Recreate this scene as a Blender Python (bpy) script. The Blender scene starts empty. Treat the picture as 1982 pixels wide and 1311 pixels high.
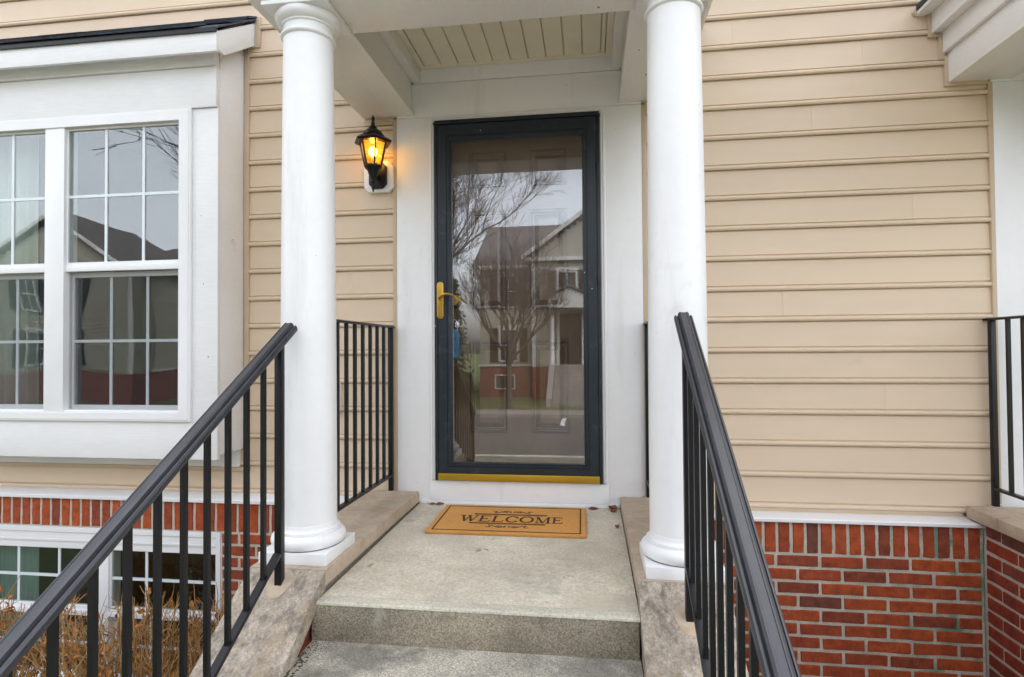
import bpy, bmesh, math, random
from mathutils import Vector, Matrix
R = math.radians
random.seed(7)
S = bpy.context.scene
COL = S.collection

# ------------------------------------------------------------------ camera
cam_d = bpy.data.cameras.new('camera')
cam = bpy.data.objects.new('camera', cam_d)
COL.objects.link(cam)
S.camera = cam
F_PX, PITCH, ROLL, YAW, CAM_Y = 1115.2203532844014, 1.0568409, 0.4161119, 7.60214405, -3.2500796546
cam_d.sensor_fit = 'HORIZONTAL'
cam_d.sensor_width = 36.0
cam_d.lens = F_PX / 1982.0 * 36.0
cam_d.clip_start = 0.05
cam_d.clip_end = 800.0
_base = Matrix(((1, 0, 0), (0, 0, -1), (0, 1, 0)))           # camera looking along +y, z up
_rot = Matrix.Rotation(R(YAW), 3, 'Z') @ Matrix.Rotation(R(PITCH), 3, 'X') @ Matrix.Rotation(R(ROLL), 3, 'Y') @ _base
cam.matrix_world = Matrix.Translation((0, CAM_Y, 0)) @ _rot.to_4x4()

# ------------------------------------------------------------------ sky, sun, exposure
SUN_EL, SUN_AZ = 50.0, 24.0         # veiled by cloud, behind the house
W = bpy.data.worlds.new('World')
S.world = W
W.use_nodes = True
nt = W.node_tree
nt.nodes.clear()
out = nt.nodes.new('ShaderNodeOutputWorld')
bg = nt.nodes.new('ShaderNodeBackground')
sky = nt.nodes.new('ShaderNodeTexSky')
sky.sky_type = 'NISHITA'
sky.sun_disc = False
sky.sun_elevation = R(SUN_EL)
sky.sun_rotation = R(SUN_AZ)
sky.dust_density = 4.0
sky.air_density = 1.0
hsv = nt.nodes.new('ShaderNodeHueSaturation')
hsv.inputs['Saturation'].default_value = 0.26
tc = nt.nodes.new('ShaderNodeTexCoord')
cl = nt.nodes.new('ShaderNodeTexNoise')
cl.inputs['Scale'].default_value = 3.2
cl.inputs['Detail'].default_value = 6.0
cl.inputs['Roughness'].default_value = 0.55
cr = nt.nodes.new('ShaderNodeMapRange')
cr.inputs['From Min'].default_value = 0.3
cr.inputs['From Max'].default_value = 0.7
cr.inputs['To Min'].default_value = 0.86
cr.inputs['To Max'].default_value = 1.14
mul = nt.nodes.new('ShaderNodeMix')
mul.data_type = 'RGBA'
mul.blend_type = 'MULTIPLY'
mul.inputs[0].default_value = 1.0
nt.links.new(sky.outputs[0], hsv.inputs['Color'])
nt.links.new(tc.outputs['Generated'], cl.inputs['Vector'])
nt.links.new(cl.outputs['Fac'], cr.inputs['Value'])
nt.links.new(hsv.outputs[0], mul.inputs[6])
nt.links.new(cr.outputs[0], mul.inputs[7])
nt.links.new(mul.outputs[2], bg.inputs['Color'])
bg.inputs['Strength'].default_value = 0.15
nt.links.new(bg.outputs[0], out.inputs['Surface'])

sun_d = bpy.data.lights.new('sun', 'SUN')
sun_d.energy = 0.5
sun_d.angle = R(35)
sun_d.color = (1.0, 0.97, 0.92)
sun = bpy.data.objects.new('sun', sun_d)
COL.objects.link(sun)
# from behind the house: the front stands in open shade
_d = Vector((math.sin(R(SUN_AZ)) * math.cos(R(SUN_EL)), math.cos(R(SUN_AZ)) * math.cos(R(SUN_EL)), math.sin(R(SUN_EL))))
sun.rotation_euler = _d.to_track_quat('Z', 'Y').to_euler()
sun.location = (0, -6, 8)

vs = S.view_settings
vs.view_transform = 'Standard'
vs.look = 'None'
vs.exposure = 2.48
vs.gamma = 1.0
vs.use_curve_mapping = False
S.cycles.max_bounces = 10
S.cycles.transparent_max_bounces = 24
S.cycles.glossy_bounces = 6
S.cycles.caustics_reflective = False
S.cycles.caustics_refractive = False
S.cycles.sample_clamp_indirect = 6.0

# ------------------------------------------------------------------ materials
MATS = {}


def _pos(n, mapping=None):
    g = n.nodes.new('ShaderNodeNewGeometry')
    if mapping is None:
        return g.outputs['Position']
    m = n.nodes.new('ShaderNodeMapping')
    m.inputs['Scale'].default_value = mapping
    n.links.new(g.outputs['Position'], m.inputs['Vector'])
    return m.outputs[0]


def _noise(n, scale, detail=4, rough=0.55, mapping=None):
    t = n.nodes.new('ShaderNodeTexNoise')
    t.inputs['Scale'].default_value = scale
    t.inputs['Detail'].default_value = detail
    t.inputs['Roughness'].default_value = rough
    n.links.new(_pos(n, mapping), t.inputs['Vector'])
    return t.outputs['Fac']


def _range(n, src, a, b, c, d):
    r = n.nodes.new('ShaderNodeMapRange')
    for k, v in zip(('From Min', 'From Max', 'To Min', 'To Max'), (a, b, c, d)):
        r.inputs[k].default_value = v
    n.links.new(src, r.inputs['Value'])
    return r.outputs[0]


def _mix(n, fac, a, b, blend='MIX'):
    m = n.nodes.new('ShaderNodeMix')
    m.data_type = 'RGBA'
    m.blend_type = blend
    for sock, val in ((m.inputs[0], fac), (m.inputs[6], a), (m.inputs[7], b)):
        if isinstance(val, (int, float)):
            sock.default_value = val
        elif isinstance(val, tuple):
            sock.default_value = val if len(val) == 4 else (*val, 1)
        else:
            n.links.new(val, sock)
    return m.outputs[2]


def mat(name, col, rough=0.5, metal=0.0, var=(), bump=(), stains=(), specks=None, spec=0.5, rand=0.0, coat=0.0):
    """var: (scale, low, high[, mapping]) brightness noises; bump: (scale, strength, distance[, mapping]);
    stains: (scale, threshold, softness, colour, amount[, mapping]); specks: (scale, size, colour)."""
    if name in MATS:
        return MATS[name]
    m = bpy.data.materials.new(name)
    m.use_nodes = True
    n = m.node_tree
    b = n.nodes['Principled BSDF']
    b.inputs['Roughness'].default_value = rough
    b.inputs['Metallic'].default_value = metal
    b.inputs['Specular IOR Level'].default_value = spec
    b.inputs['Coat Weight'].default_value = coat
    c = (*col, 1)
    for v in var:
        f = _noise(n, v[0], 5, 0.6, v[3] if len(v) > 3 else None)
        c = _mix(n, 1.0, c, _range(n, f, 0.3, 0.7, v[1], v[2]), 'MULTIPLY')
    if rand:
        oi = n.nodes.new('ShaderNodeObjectInfo')
        c = _mix(n, 1.0, c, _range(n, oi.outputs['Random'], 0, 1, 1 - rand, 1 + rand), 'MULTIPLY')
    for s in stains:
        f = _noise(n, s[0], 6, 0.62, s[5] if len(s) > 5 else None)
        c = _mix(n, _range(n, f, s[1], s[1] + s[2], 0.0, s[4]), c, s[3])
    if specks:
        vo = n.nodes.new('ShaderNodeTexVoronoi')
        vo.inputs['Scale'].default_value = specks[0]
        n.links.new(_pos(n), vo.inputs['Vector'])
        c = _mix(n, _range(n, vo.outputs['Distance'], specks[1], specks[1] * 1.4, 1.0, 0.0), c, specks[2])
    if isinstance(c, tuple):
        b.inputs['Base Color'].default_value = c
    else:
        n.links.new(c, b.inputs['Base Color'])
    prev = None
    for s in bump:
        f = _noise(n, s[0], 5, 0.6, s[3] if len(s) > 3 else None)
        bp = n.nodes.new('ShaderNodeBump')
        bp.inputs['Strength'].default_value = s[1]
        bp.inputs['Distance'].default_value = s[2]
        n.links.new(f, bp.inputs['Height'])
        if prev:
            n.links.new(prev, bp.inputs['Normal'])
        prev = bp.outputs[0]
    if prev:
        n.links.new(prev, b.inputs['Normal'])
    MATS[name] = m
    return m


def glass_mat(name, tint, refl, ior=1.5, wobble=0.0):
    """Thin window glass: clear, with a mirror reflection on each face."""
    m = bpy.data.materials.new(name)
    m.use_nodes = True
    n = m.node_tree
    n.nodes.clear()
    o = n.nodes.new('ShaderNodeOutputMaterial')
    t = n.nodes.new('ShaderNodeBsdfTransparent')
    t.inputs['Color'].default_value = (*tint, 1)
    g = n.nodes.new('ShaderNodeBsdfGlossy')
    g.inputs['Roughness'].default_value = 0.0
    g.inputs['Color'].default_value = (0.97, 0.98, 1.0, 1)
    ge = n.nodes.new('ShaderNodeNewGeometry')

    def math_(op, a, b=None):
        q = n.nodes.new('ShaderNodeMath')
        q.operation = op
        for k, v in enumerate((a, b)):
            if v is None:
                continue
            if isinstance(v, (int, float)):
                q.inputs[k].default_value = v
            else:
                n.links.new(v, q.inputs[k])
        return q.outputs[0]
    dt = n.nodes.new('ShaderNodeVectorMath')
    dt.operation = 'DOT_PRODUCT'
    n.links.new(ge.outputs['Incoming'], dt.inputs[0])
    n.links.new(ge.outputs['Normal'], dt.inputs[1])
    f0 = ((ior - 1) / (ior + 1)) ** 2 + refl
    add = n.nodes.new('ShaderNodeMath')
    add.operation = 'ADD'
    add.use_clamp = True
    n.links.new(math_('MULTIPLY', math_('POWER', math_('SUBTRACT', 1.0, math_('ABSOLUTE', dt.outputs['Value'])), 5.0), 1 - f0), add.inputs[0])
    add.inputs[1].default_value = f0
    mx = n.nodes.new('ShaderNodeMixShader')
    n.links.new(add.outputs[0], mx.inputs[0])
    n.links.new(t.outputs[0], mx.inputs[1])
    n.links.new(g.outputs[0], mx.inputs[2])
    n.links.new(mx.outputs[0], o.inputs['Surface'])
    if wobble:
        f = _noise(n, 5.0, 1, 0.4)
        bp = n.nodes.new('ShaderNodeBump')
        bp.inputs['Strength'].default_value = wobble
        bp.inputs['Distance'].default_value = 0.02
        n.links.new(f, bp.inputs['Height'])
        n.links.new(bp.outputs[0], g.inputs['Normal'])
    MATS[name] = m
    return m


def emit_mat(name, col, strength):
    m = bpy.data.materials.new(name)
    m.use_nodes = True
    b = m.node_tree.nodes['Principled BSDF']
    b.inputs['Base Color'].default_value = (*col, 1)
    b.inputs['Emission Color'].default_value = (*col, 1)
    b.inputs['Emission Strength'].default_value = strength
    MATS[name] = m
    return m


WHITE = mat('white_paint', (0.83, 0.83, 0.835), 0.42, var=((1.6, 0.95, 1.03), (30, 0.985, 1.01)),
            bump=((90, 0.10, 0.002),), stains=((5.0, 0.64, 0.10, (0.55, 0.52, 0.45), 0.30), (9.0, 0.60, 0.10, (0.60, 0.58, 0.54), 0.28, (1, 1, 0.12)), (26.0, 0.70, 0.03, (0.40, 0.37, 0.32), 0.45)))
WOODW = mat('white_wood_grain', (0.82, 0.82, 0.815), 0.5, var=((2.0, 0.95, 1.03), (45, 0.96, 1.02, (0.25, 1, 2.5))),
            bump=((60, 0.32, 0.003, (0.12, 0.12, 2.0)),), stains=((6.0, 0.67, 0.08, (0.45, 0.42, 0.36), 0.35),),
            specks=(7.0, 0.022, (0.12, 0.10, 0.08)))
BEAMW = mat('white_beam_grain', (0.81, 0.80, 0.77), 0.5, var=((2.0, 0.94, 1.03), (60, 0.96, 1.02, (2.0, 0.15, 1))),
            bump=((70, 0.30, 0.003, (2.0, 0.12, 2.0)),), specks=(6.0, 0.028, (0.10, 0.085, 0.07)))
VINYLW = mat('white_vinyl', (0.82, 0.825, 0.83), 0.33, var=((3.0, 0.96, 1.02),), stains=((9.0, 0.68, 0.08, (0.5, 0.47, 0.40), 0.35),))
MUNT = mat('white_glazing_bar', (0.72, 0.78, 0.80), 0.35)
SIDING = mat('tan_vinyl_siding', (0.69, 0.55, 0.405), 0.48, var=((0.9, 0.95, 1.04), (7, 0.97, 1.02, (0.2, 1, 1))),
             bump=((55, 0.12, 0.002, (0.08, 1, 1)),), stains=((4.0, 0.64, 0.12, (0.50, 0.40, 0.28), 0.30),), rand=0.025, spec=0.4)
TANTRIM = mat('tan_trim_metal', (0.54, 0.42, 0.29), 0.45, var=((4, 0.93, 1.05),))
SOFFIT = mat('cream_soffit', (0.80, 0.745, 0.60), 0.5, var=((2.5, 0.93, 1.04),), rand=0.02)
BLACK = mat('black_iron_paint', (0.0042, 0.0046, 0.007), 0.36, var=((20, 0.8, 1.3),), bump=((120, 0.10, 0.001),), spec=0.38)
RAILCAP = mat('rail_cap_sky_sheen', (0.026, 0.028, 0.035), 0.36, var=((14, 0.8, 1.3),), bump=((100, 0.15, 0.001),), spec=0.6)  # lighter than the iron black: sky sheen put into the cap colour
NAVY = mat('dark_blue_door_paint', (0.0095, 0.016, 0.024), 0.40, var=((9, 0.8, 1.25),),
           stains=((14.0, 0.58, 0.14, (0.050, 0.066, 0.080), 0.6),), bump=((80, 0.08, 0.001),))
BRASS = mat('aged_brass', (0.52, 0.325, 0.065), 0.30, 0.9, var=((18, 0.75, 1.15),))
BRASSBAR = mat('yellow_brass_strip', (0.52, 0.33, 0.03), 0.34, 0.6, var=((8, 0.85, 1.1, (0.3, 1, 1)),))
DOORBROWN = mat('dark_brown_door_paint', (0.120, 0.069, 0.029), 0.24, var=((3, 0.85, 1.15), (50, 0.93, 1.05, (1.5, 1, 0.12))),
                spec=0.8, coat=0.3)
STONE = mat('tan_limestone', (0.47, 0.375, 0.28), 0.85, var=((3, 0.80, 1.15), (30, 0.88, 1.10)),
            bump=((35, 0.35, 0.004), (120, 0.3, 0.002)),
            stains=((5.0, 0.56, 0.14, (0.36, 0.22, 0.10), 0.55, (1, 2.2, 1)), (9.0, 0.63, 0.06, (0.15, 0.125, 0.095), 0.5, (1.2, 3.0, 1))))
STONEWORN = mat('weathered_limestone', (0.40, 0.335, 0.265), 0.9, var=((4, 0.72, 1.22), (55, 0.74, 1.22, (1.3, 1.0, 1)), (170, 0.72, 1.25)),
                bump=((40, 0.6, 0.006), (120, 0.6, 0.003)),
                stains=((16.0, 0.50, 0.16, (0.115, 0.098, 0.082), 0.72, (1.5, 0.9, 1)), (34.0, 0.56, 0.10, (0.58, 0.545, 0.48), 0.55, (1.6, 0.9, 1)), (70.0, 0.60, 0.08, (0.10, 0.09, 0.075), 0.5),
                        (3.0, 0.58, 0.12, (0.40, 0.28, 0.15), 0.45)))
CONC = mat('porch_concrete', (0.66, 0.60, 0.475), 0.88, var=((2.2, 0.76, 1.14), (11, 0.92, 1.07), (95, 0.76, 1.20)),
           bump=((100, 0.5, 0.0025), (14, 0.2, 0.003)),
           stains=((4.0, 0.57, 0.12, (0.56, 0.46, 0.32), 0.5), (13.0, 0.655, 0.04, (0.24, 0.18, 0.12), 0.75), (1.7, 0.53, 0.2, (0.45, 0.42, 0.32), 0.65), (6.0, 0.60, 0.10, (0.36, 0.33, 0.26), 0.5)))
CONCEDGE = mat('pale_concrete_edge', (0.56, 0.52, 0.42), 0.9, var=((5, 0.86, 1.1), (110, 0.72, 1.2)), bump=((120, 0.6, 0.002),))
AGGR = mat('exposed_aggregate_concrete', (0.285, 0.25, 0.185), 0.92, var=((3, 0.68, 1.2), (210, 0.42, 1.65)),
           bump=((130, 1.0, 0.004),),
           stains=((9.0, 0.63, 0.04, (0.36, 0.34, 0.27), 0.7, (1, 1, 0.8)), (2.4, 0.54, 0.12, (0.15, 0.135, 0.095), 0.6), (8.0, 0.58, 0.10, (0.12, 0.11, 0.085), 0.45, (1, 1, 2.0))))
TREAD = mat('rough_concrete_tread', (0.42, 0.385, 0.315), 0.93, var=((3, 0.72, 1.2), (200, 0.34, 1.75)),
            bump=((130, 1.0, 0.004),),
            stains=((3.4, 0.50, 0.12, (0.12, 0.112, 0.10), 0.65), (7.0, 0.61, 0.06, (0.11, 0.115, 0.045), 0.5)))
MORTAR = mat('grey_mortar', (0.57, 0.52, 0.435), 0.95, var=((12, 0.85, 1.1), (140, 0.80, 1.15)), bump=((150, 0.8, 0.003),))
SLATE = mat('dark_asphalt_shingle', (0.035, 0.042, 0.055), 0.85, var=((30, 0.6, 1.7), (4, 0.8, 1.25)), bump=((200, 0.7, 0.002),), rand=0.55)
COIR = mat('orange_coir', (0.70, 0.335, 0.085), 0.95, var=((4, 0.88, 1.08), (420, 0.55, 1.45)), bump=((420, 1.0, 0.003),))
INK = mat('black_mat_print', (0.035, 0.018, 0.008), 0.95, var=((420, 0.4, 2.2),), bump=((420, 0.9, 0.002),))
DIRT = mat('dark_soil', (0.055, 0.040, 0.028), 0.95, var=((40, 0.4, 1.8),), bump=((60, 1.0, 0.01),))
MULCH = mat('brown_mulch', (0.10, 0.062, 0.035), 0.95, var=((30, 0.4, 1.8), (4, 0.7, 1.2)), bump=((45, 1.0, 0.02),))
GRASS = mat('dull_lawn', (0.085, 0.11, 0.035), 0.95, var=((0.5, 0.75, 1.2), (9, 0.7, 1.3), (60, 0.6, 1.4)), bump=((50, 1.0, 0.03),))
ASPHALT = mat('grey_asphalt', (0.080, 0.076, 0.075), 0.9, var=((0.35, 0.85, 1.15), (120, 0.7, 1.35)), bump=((140, 0.5, 0.003),))
WALK = mat('grey_pavement', (0.48, 0.46, 0.42), 0.9, var=((1.2, 0.85, 1.12), (90, 0.85, 1.12)), bump=((110, 0.4, 0.002),))
LINE = mat('white_road_paint', (0.72, 0.72, 0.70), 0.8, var=((20, 0.8, 1.05),))
TWIG = mat('tan_twig', (0.40, 0.24, 0.095), 0.8, var=((9, 0.55, 1.35),))
DRYLEAF = mat('orange_dry_leaf', (0.34, 0.13, 0.022), 0.8, var=((14, 0.6, 1.4),))
LEAFBROWN = mat('brown_dry_leaf', (0.22, 0.065, 0.022), 0.7, var=((60, 0.6, 1.4),))
BARK = mat('grey_bark', (0.055, 0.046, 0.040), 0.9, var=((6, 0.7, 1.3),))
EVERG = mat('dark_evergreen_leaf', (0.030, 0.045, 0.018), 0.7, var=((3, 0.6, 1.5),))
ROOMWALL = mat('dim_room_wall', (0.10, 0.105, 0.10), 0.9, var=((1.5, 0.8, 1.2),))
CURTAIN = mat('pale_green_curtain', (0.60, 0.655, 0.60), 0.9, var=((6, 0.9, 1.08, (1, 1, 0.2)),), bump=((200, 0.3, 0.002),))
BLIND = mat('pale_green_blind', (0.30, 0.42, 0.38), 0.8, var=((5, 0.9, 1.1),))
BLUE = mat('blue_plastic', (0.030, 0.18, 0.34), 0.42, var=((25, 0.75, 1.25),))
STEEL = mat('polished_steel', (0.72, 0.72, 0.74), 0.22, 1.0)
BULB = emit_mat('glowing_bulb', (1.0, 0.72, 0.32), 6.0)
AMBER = glass_mat('amber_lantern_glass', (1.0, 0.82, 0.42), 0.0, 1.3)
_n = AMBER.node_tree                                   # slightly milky, so the panes glow
_tl = _n.nodes.new('ShaderNodeBsdfTranslucent')
_tl.inputs['Color'].default_value = (1.0, 0.66, 0.22, 1)
_ms = _n.nodes.new('ShaderNodeMixShader')
_ms.inputs[0].default_value = 0.10
_o = [q for q in _n.nodes if q.type == 'OUTPUT_MATERIAL'][0]
_src = _o.inputs['Surface'].links[0].from_socket
_n.links.new(_src, _ms.inputs[1])
_n.links.new(_tl.outputs[0], _ms.inputs[2])
_n.links.new(_ms.outputs[0], _o.inputs['Surface'])
DOORGLASS = glass_mat('storm_door_glass', (0.93, 0.94, 0.95), 0.050, 1.5, 0.0)
WINGLASS = glass_mat('window_glass', (0.84, 0.875, 0.86), 0.055, 1.5, 0.0)
HSIDE = mat('dimmed_yellow_clapboard', (0.25, 0.24, 0.20), 0.7, var=((0.7, 0.9, 1.08),))  # far house walls darkened so their reflection in the glass stays dim
HROOF = mat('grey_brown_shingle_roof', (0.070, 0.063, 0.062), 0.9, var=((0.8, 0.8, 1.2), (14, 0.7, 1.4)))
HBRICK = mat('dimmed_far_brick', (0.145, 0.042, 0.034), 0.9, var=((1.5, 0.8, 1.2), (12, 0.7, 1.3, (1, 1, 3))))  # brick tone lowered to dim the mirrored house base
FARTRIM = mat('dimmed_far_trim', (0.44, 0.44, 0.43), 0.6, var=((2, 0.85, 1.1),))  # white trim in a darkened copy, muting its mirror image
FARWALK = mat('dimmed_far_pavement', (0.20, 0.19, 0.175), 0.9, var=((1.2, 0.8, 1.15), (20, 0.85, 1.12)))  # pavement in a darkened copy, to tone down the reflection
HPANE = mat('dark_far_glass', (0.03, 0.035, 0.04), 0.08, spec=0.9)


def screen_mat(name, op):
    m = bpy.data.materials.new(name)
    m.use_nodes = True
    n = m.node_tree
    b = n.nodes['Principled BSDF']
    b.inputs['Base Color'].default_value = (0.012, 0.016, 0.016, 1)
    b.inputs['Roughness'].default_value = 0.7
    b.inputs['Alpha'].default_value = op
    MATS[name] = m
    return m


SCREEN = screen_mat('grey_insect_screen', 0.17)


def brick_mat(name, stops, eff):
    m = bpy.data.materials.new(name)
    m.use_nodes = True
    n = m.node_tree
    b = n.nodes['Principled BSDF']
    b.inputs['Roughness'].default_value = 0.85
    oi = n.nodes.new('ShaderNodeObjectInfo')
    rp = n.nodes.new('ShaderNodeValToRGB')
    rp.color_ramp.interpolation = 'LINEAR'
    e = rp.color_ramp.elements
    while len(e) < len(stops):
        e.new(0.5)
    for el, (p, c) in zip(e, stops):
        el.position = p
        el.color = (*c, 1)
    n.links.new(oi.outputs['Random'], rp.inputs[0])
    c = rp.outputs[0]
    c = _mix(n, 1.0, c, _range(n, _noise(n, 22, 5, 0.65), 0.3, 0.7, 0.62, 1.32), 'MULTIPLY')
    c = _mix(n, 1.0, c, _range(n, _noise(n, 190, 3, 0.6), 0.3, 0.7, 0.72, 1.3), 'MULTIPLY')
    c = _mix(n, _range(n, _noise(n, 16, 6, 0.7), 0.66, 0.74, 0.0, eff), c, (0.50, 0.43, 0.37))
    n.links.new(c, b.inputs['Base Color'])
    p = None
    for sc, st, ds in ((45, 0.6, 0.004), (200, 0.7, 0.002)):
        bp = n.nodes.new('ShaderNodeBump')
        bp.inputs['Strength'].default_value = st
        bp.inputs['Distance'].default_value = ds
        n.links.new(_noise(n, sc, 4, 0.6), bp.inputs['Height'])
        if p:
            n.links.new(p, bp.inputs['Normal'])
        p = bp.outputs[0]
    n.links.new(p, b.inputs['Normal'])
    MATS[name] = m
    return m


BRICK = brick_mat('red_brick', ((0.0, (0.120, 0.050, 0.034)), (0.045, (0.22, 0.046, 0.020)), (0.30, (0.32, 0.056, 0.016)),
                                (0.70, (0.41, 0.078, 0.017)), (0.96, (0.31, 0.056, 0.020)), (1.0, (0.15, 0.056, 0.040))), 0.4)
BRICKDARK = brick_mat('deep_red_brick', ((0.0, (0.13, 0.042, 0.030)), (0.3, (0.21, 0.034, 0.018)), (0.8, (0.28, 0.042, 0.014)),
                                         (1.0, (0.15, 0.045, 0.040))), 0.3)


def tinted_mortar():
    m = mat('green_tinted_mortar', (0.57, 0.52, 0.435), 0.95, var=((12, 0.85, 1.1), (140, 0.80, 1.15)), bump=((150, 0.8, 0.003),))
    n = m.node_tree
    b = n.nodes['Principled BSDF']
    src = b.inputs['Base Color'].links[0].from_socket
    x = n.nodes.new('ShaderNodeSeparateXYZ')
    n.links.new(_pos(n), x.inputs[0])
    near = _range(n, x.outputs[0], 1.15, 1.75, 0.0, 1.0)
    f = _noise(n, 7, 4, 0.6)
    mm = n.nodes.new('ShaderNodeMath')
    mm.operation = 'MULTIPLY'
    n.links.new(near, mm.inputs[0])
    n.links.new(_range(n, f, 0.44, 0.60, 0.0, 0.85), mm.inputs[1])
    n.links.new(_mix(n, mm.outputs[0], src, (0.06, 0.24, 0.15)), b.inputs['Base Color'])  # patchy green tint, stronger towards the right corner
    return m


MORTARG = tinted_mortar()

# ------------------------------------------------------------------ mesh helpers
WL = {}                                # world location of every object made here


class MB:
    def __init__(self):
        self.v, self.f = [], []

    def add(self, vs, fs):
        o = len(self.v)
        self.v += [tuple(p) for p in vs]
        self.f += [tuple(i + o for i in q) for q in fs]
        return self

    def box(self, x0, x1, y0, y1, z0, z1):
        vs = [(x, y, z) for x in (x0, x1) for y in (y0, y1) for z in (z0, z1)]
        return self.add(vs, [(0, 1, 3, 2), (4, 6, 7, 5), (0, 4, 5, 1), (2, 3, 7, 6), (0, 2, 6, 4), (1, 5, 7, 3)])

    def prism(self, poly, axis, a, b):
        """poly: 2-D outline; axis x: (y,z), y: (x,z), z: (x,y)."""
        def P(p, t):
            return {'x': (t, p[0], p[1]), 'y': (p[0], t, p[1]), 'z': (p[0], p[1], t)}[axis]
        n = len(poly)
        vs = [P(p, a) for p in poly] + [P(p, b) for p in poly]
        fs = [tuple(range(n)), tuple(range(2 * n - 1, n - 1, -1))]
        fs += [(i, (i + 1) % n, n + (i + 1) % n, n + i) for i in range(n)]
        return self.add(vs, fs)

    def sweep(self, prof, p, q, up=(0, 0, 1)):
        p, q, up = Vector(p), Vector(q), Vector(up)
        d = (q - p).normalized()
        s = d.cross(up).normalized()
        u = s.cross(d).normalized()
        n = len(prof)
        vs = [p + s * a + u * b for a, b in prof] + [q + s * a + u * b for a, b in prof]
        fs = [tuple(range(n)), tuple(range(2 * n - 1, n - 1, -1))]
        fs += [(i, (i + 1) % n, n + (i + 1) % n, n + i) for i in range(n)]
        return self.add(vs, fs)

    def bar(self, p, q, w, h, up=(0, 0, 1)):
        w, h = w / 2, h / 2
        return self.sweep([(-w, -h), (w, -h), (w, h), (-w, h)], p, q, up)

    def tube(self, pts, rad, n=8, cap=True):
        pts = [Vector(p) for p in pts]
        if isinstance(rad, (int, float)):
            rad = [rad] * len(pts)
        base = len(self.v)
        ref = Vector((0.31, 0.17, 0.94))
        for i, p in enumerate(pts):
            d = (pts[min(i + 1, len(pts) - 1)] - pts[max(i - 1, 0)])
            d = d.normalized() if d.length > 1e-9 else Vector((0, 0, 1))
            s = d.cross(ref)
            if s.length < 1e-4:
                s = d.cross(Vector((1, 0, 0)))
            s.normalize()
            u = s.cross(d)
            for k in range(n):
                a = 2 * math.pi * k / n
                self.v.append(tuple(p + (s * math.cos(a) + u * math.sin(a)) * rad[i]))
        for i in range(len(pts) - 1):
            for k in range(n):
                a, b = base + i * n + k, base + i * n + (k + 1) % n
                self.f.append((a, b, b + n, a + n))
        if cap:
            self.f.append(tuple(base + k for k in range(n))[::-1])
            self.f.append(tuple(base + (len(pts) - 1) * n + k for k in range(n)))
        return self

    def lathe(self, prof, c, n=48, ax='z', phase=0.0):
        """prof: (radius, height) from low to high, turned about a vertical (or y) axis through c."""
        base = len(self.v)
        for r, h in prof:
            for k in range(n):
                a = 2 * math.pi * k / n + phase
                if ax == 'z':
                    self.v.append((c[0] + r * math.cos(a), c[1] + r * math.sin(a), c[2] + h))
                else:
                    self.v.append((c[0] + r * math.cos(a), c[1] + h, c[2] + r * math.sin(a)))
        for i in range(len(prof) - 1):
            for k in range(n):
                a, b = base + i * n + k, base + i * n + (k + 1) % n
                self.f.append((a, b, b + n, a + n))
        self.f.append(tuple(base + k for k in range(n))[::-1])
        self.f.append(tuple(base + (len(prof) - 1) * n + k for k in range(n)))
        return self

    def build(self, name, material, parent=None, bevel=0.0, smooth=None, seg=2, origin=None, recalc=True, **props):
        xs = [[p[i] for p in self.v] for i in range(3)]
        c = Vector(origin) if origin else Vector([(min(a) + max(a)) / 2 for a in xs])
        me = bpy.data.meshes.new(name)
        me.from_pydata([tuple(Vector(p) - c) for p in self.v], [], self.f)
        if recalc or bevel:
            bm = bmesh.new()
            bm.from_mesh(me)
            if recalc:
                bmesh.ops.recalc_face_normals(bm, faces=bm.faces)
            if bevel:
                ed = [e for e in bm.edges if len(e.link_faces) == 2 and e.calc_face_angle(0) > 0.6]
                bmesh.ops.bevel(bm, geom=ed, offset=bevel, segments=seg, affect='EDGES', profile=0.6, clamp_overlap=True)
            bm.to_mesh(me)
            bm.free()
        if smooth is None:
            smooth = bevel > 0
        if smooth:
            me.polygons.foreach_set('use_smooth', [True] * len(me.polygons))
            me.set_sharp_from_angle(angle=R(38))
        me.materials.append(material)
        return link(name, me, c, parent, **props)


def link(name, data, world, parent=None, **props):
    o = bpy.data.objects.new(name, data)
    COL.objects.link(o)
    WL[o] = Vector(world)
    if parent is not None:
        o.parent = parent
        o.location = WL[o] - WL[parent]
    else:
        o.location = WL[o]
    for k, v in props.items():
        o[k] = v
    return o


def thing(name, label, cat, loc, group=None):
    o = link(name, None, loc, label=label, category=cat, kind='thing')
    o.empty_display_size = 0.1
    if group:
        o['group'] = group
    return o


def tag(o, label, cat, group=None):
    o['label'], o['category'], o['kind'] = label, cat, 'thing'
    if group:
        o['group'] = group
    return o


def kids(o):
    return [c for c in COL.objects if c.parent is o]


CH = {}


def copy_tree(o, parent=None, dx=Vector((0, 0, 0))):
    c = o.copy()
    COL.objects.link(c)
    WL[c] = WL[o] + dx
    if parent is not None:
        c.parent = parent
    else:
        c.location = WL[c]
    for ch in list(o.children):
        copy_tree(ch, c, dx)
    return c


def box(name, m, x0, x1, y0, y1, z0, z1, parent=None, bevel=0.0, **k):
    return MB().box(x0, x1, y0, y1, z0, z1).build(name, m, parent, bevel, **k)


def structure(name, o):
    o['kind'] = 'structure'
    return o


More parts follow.
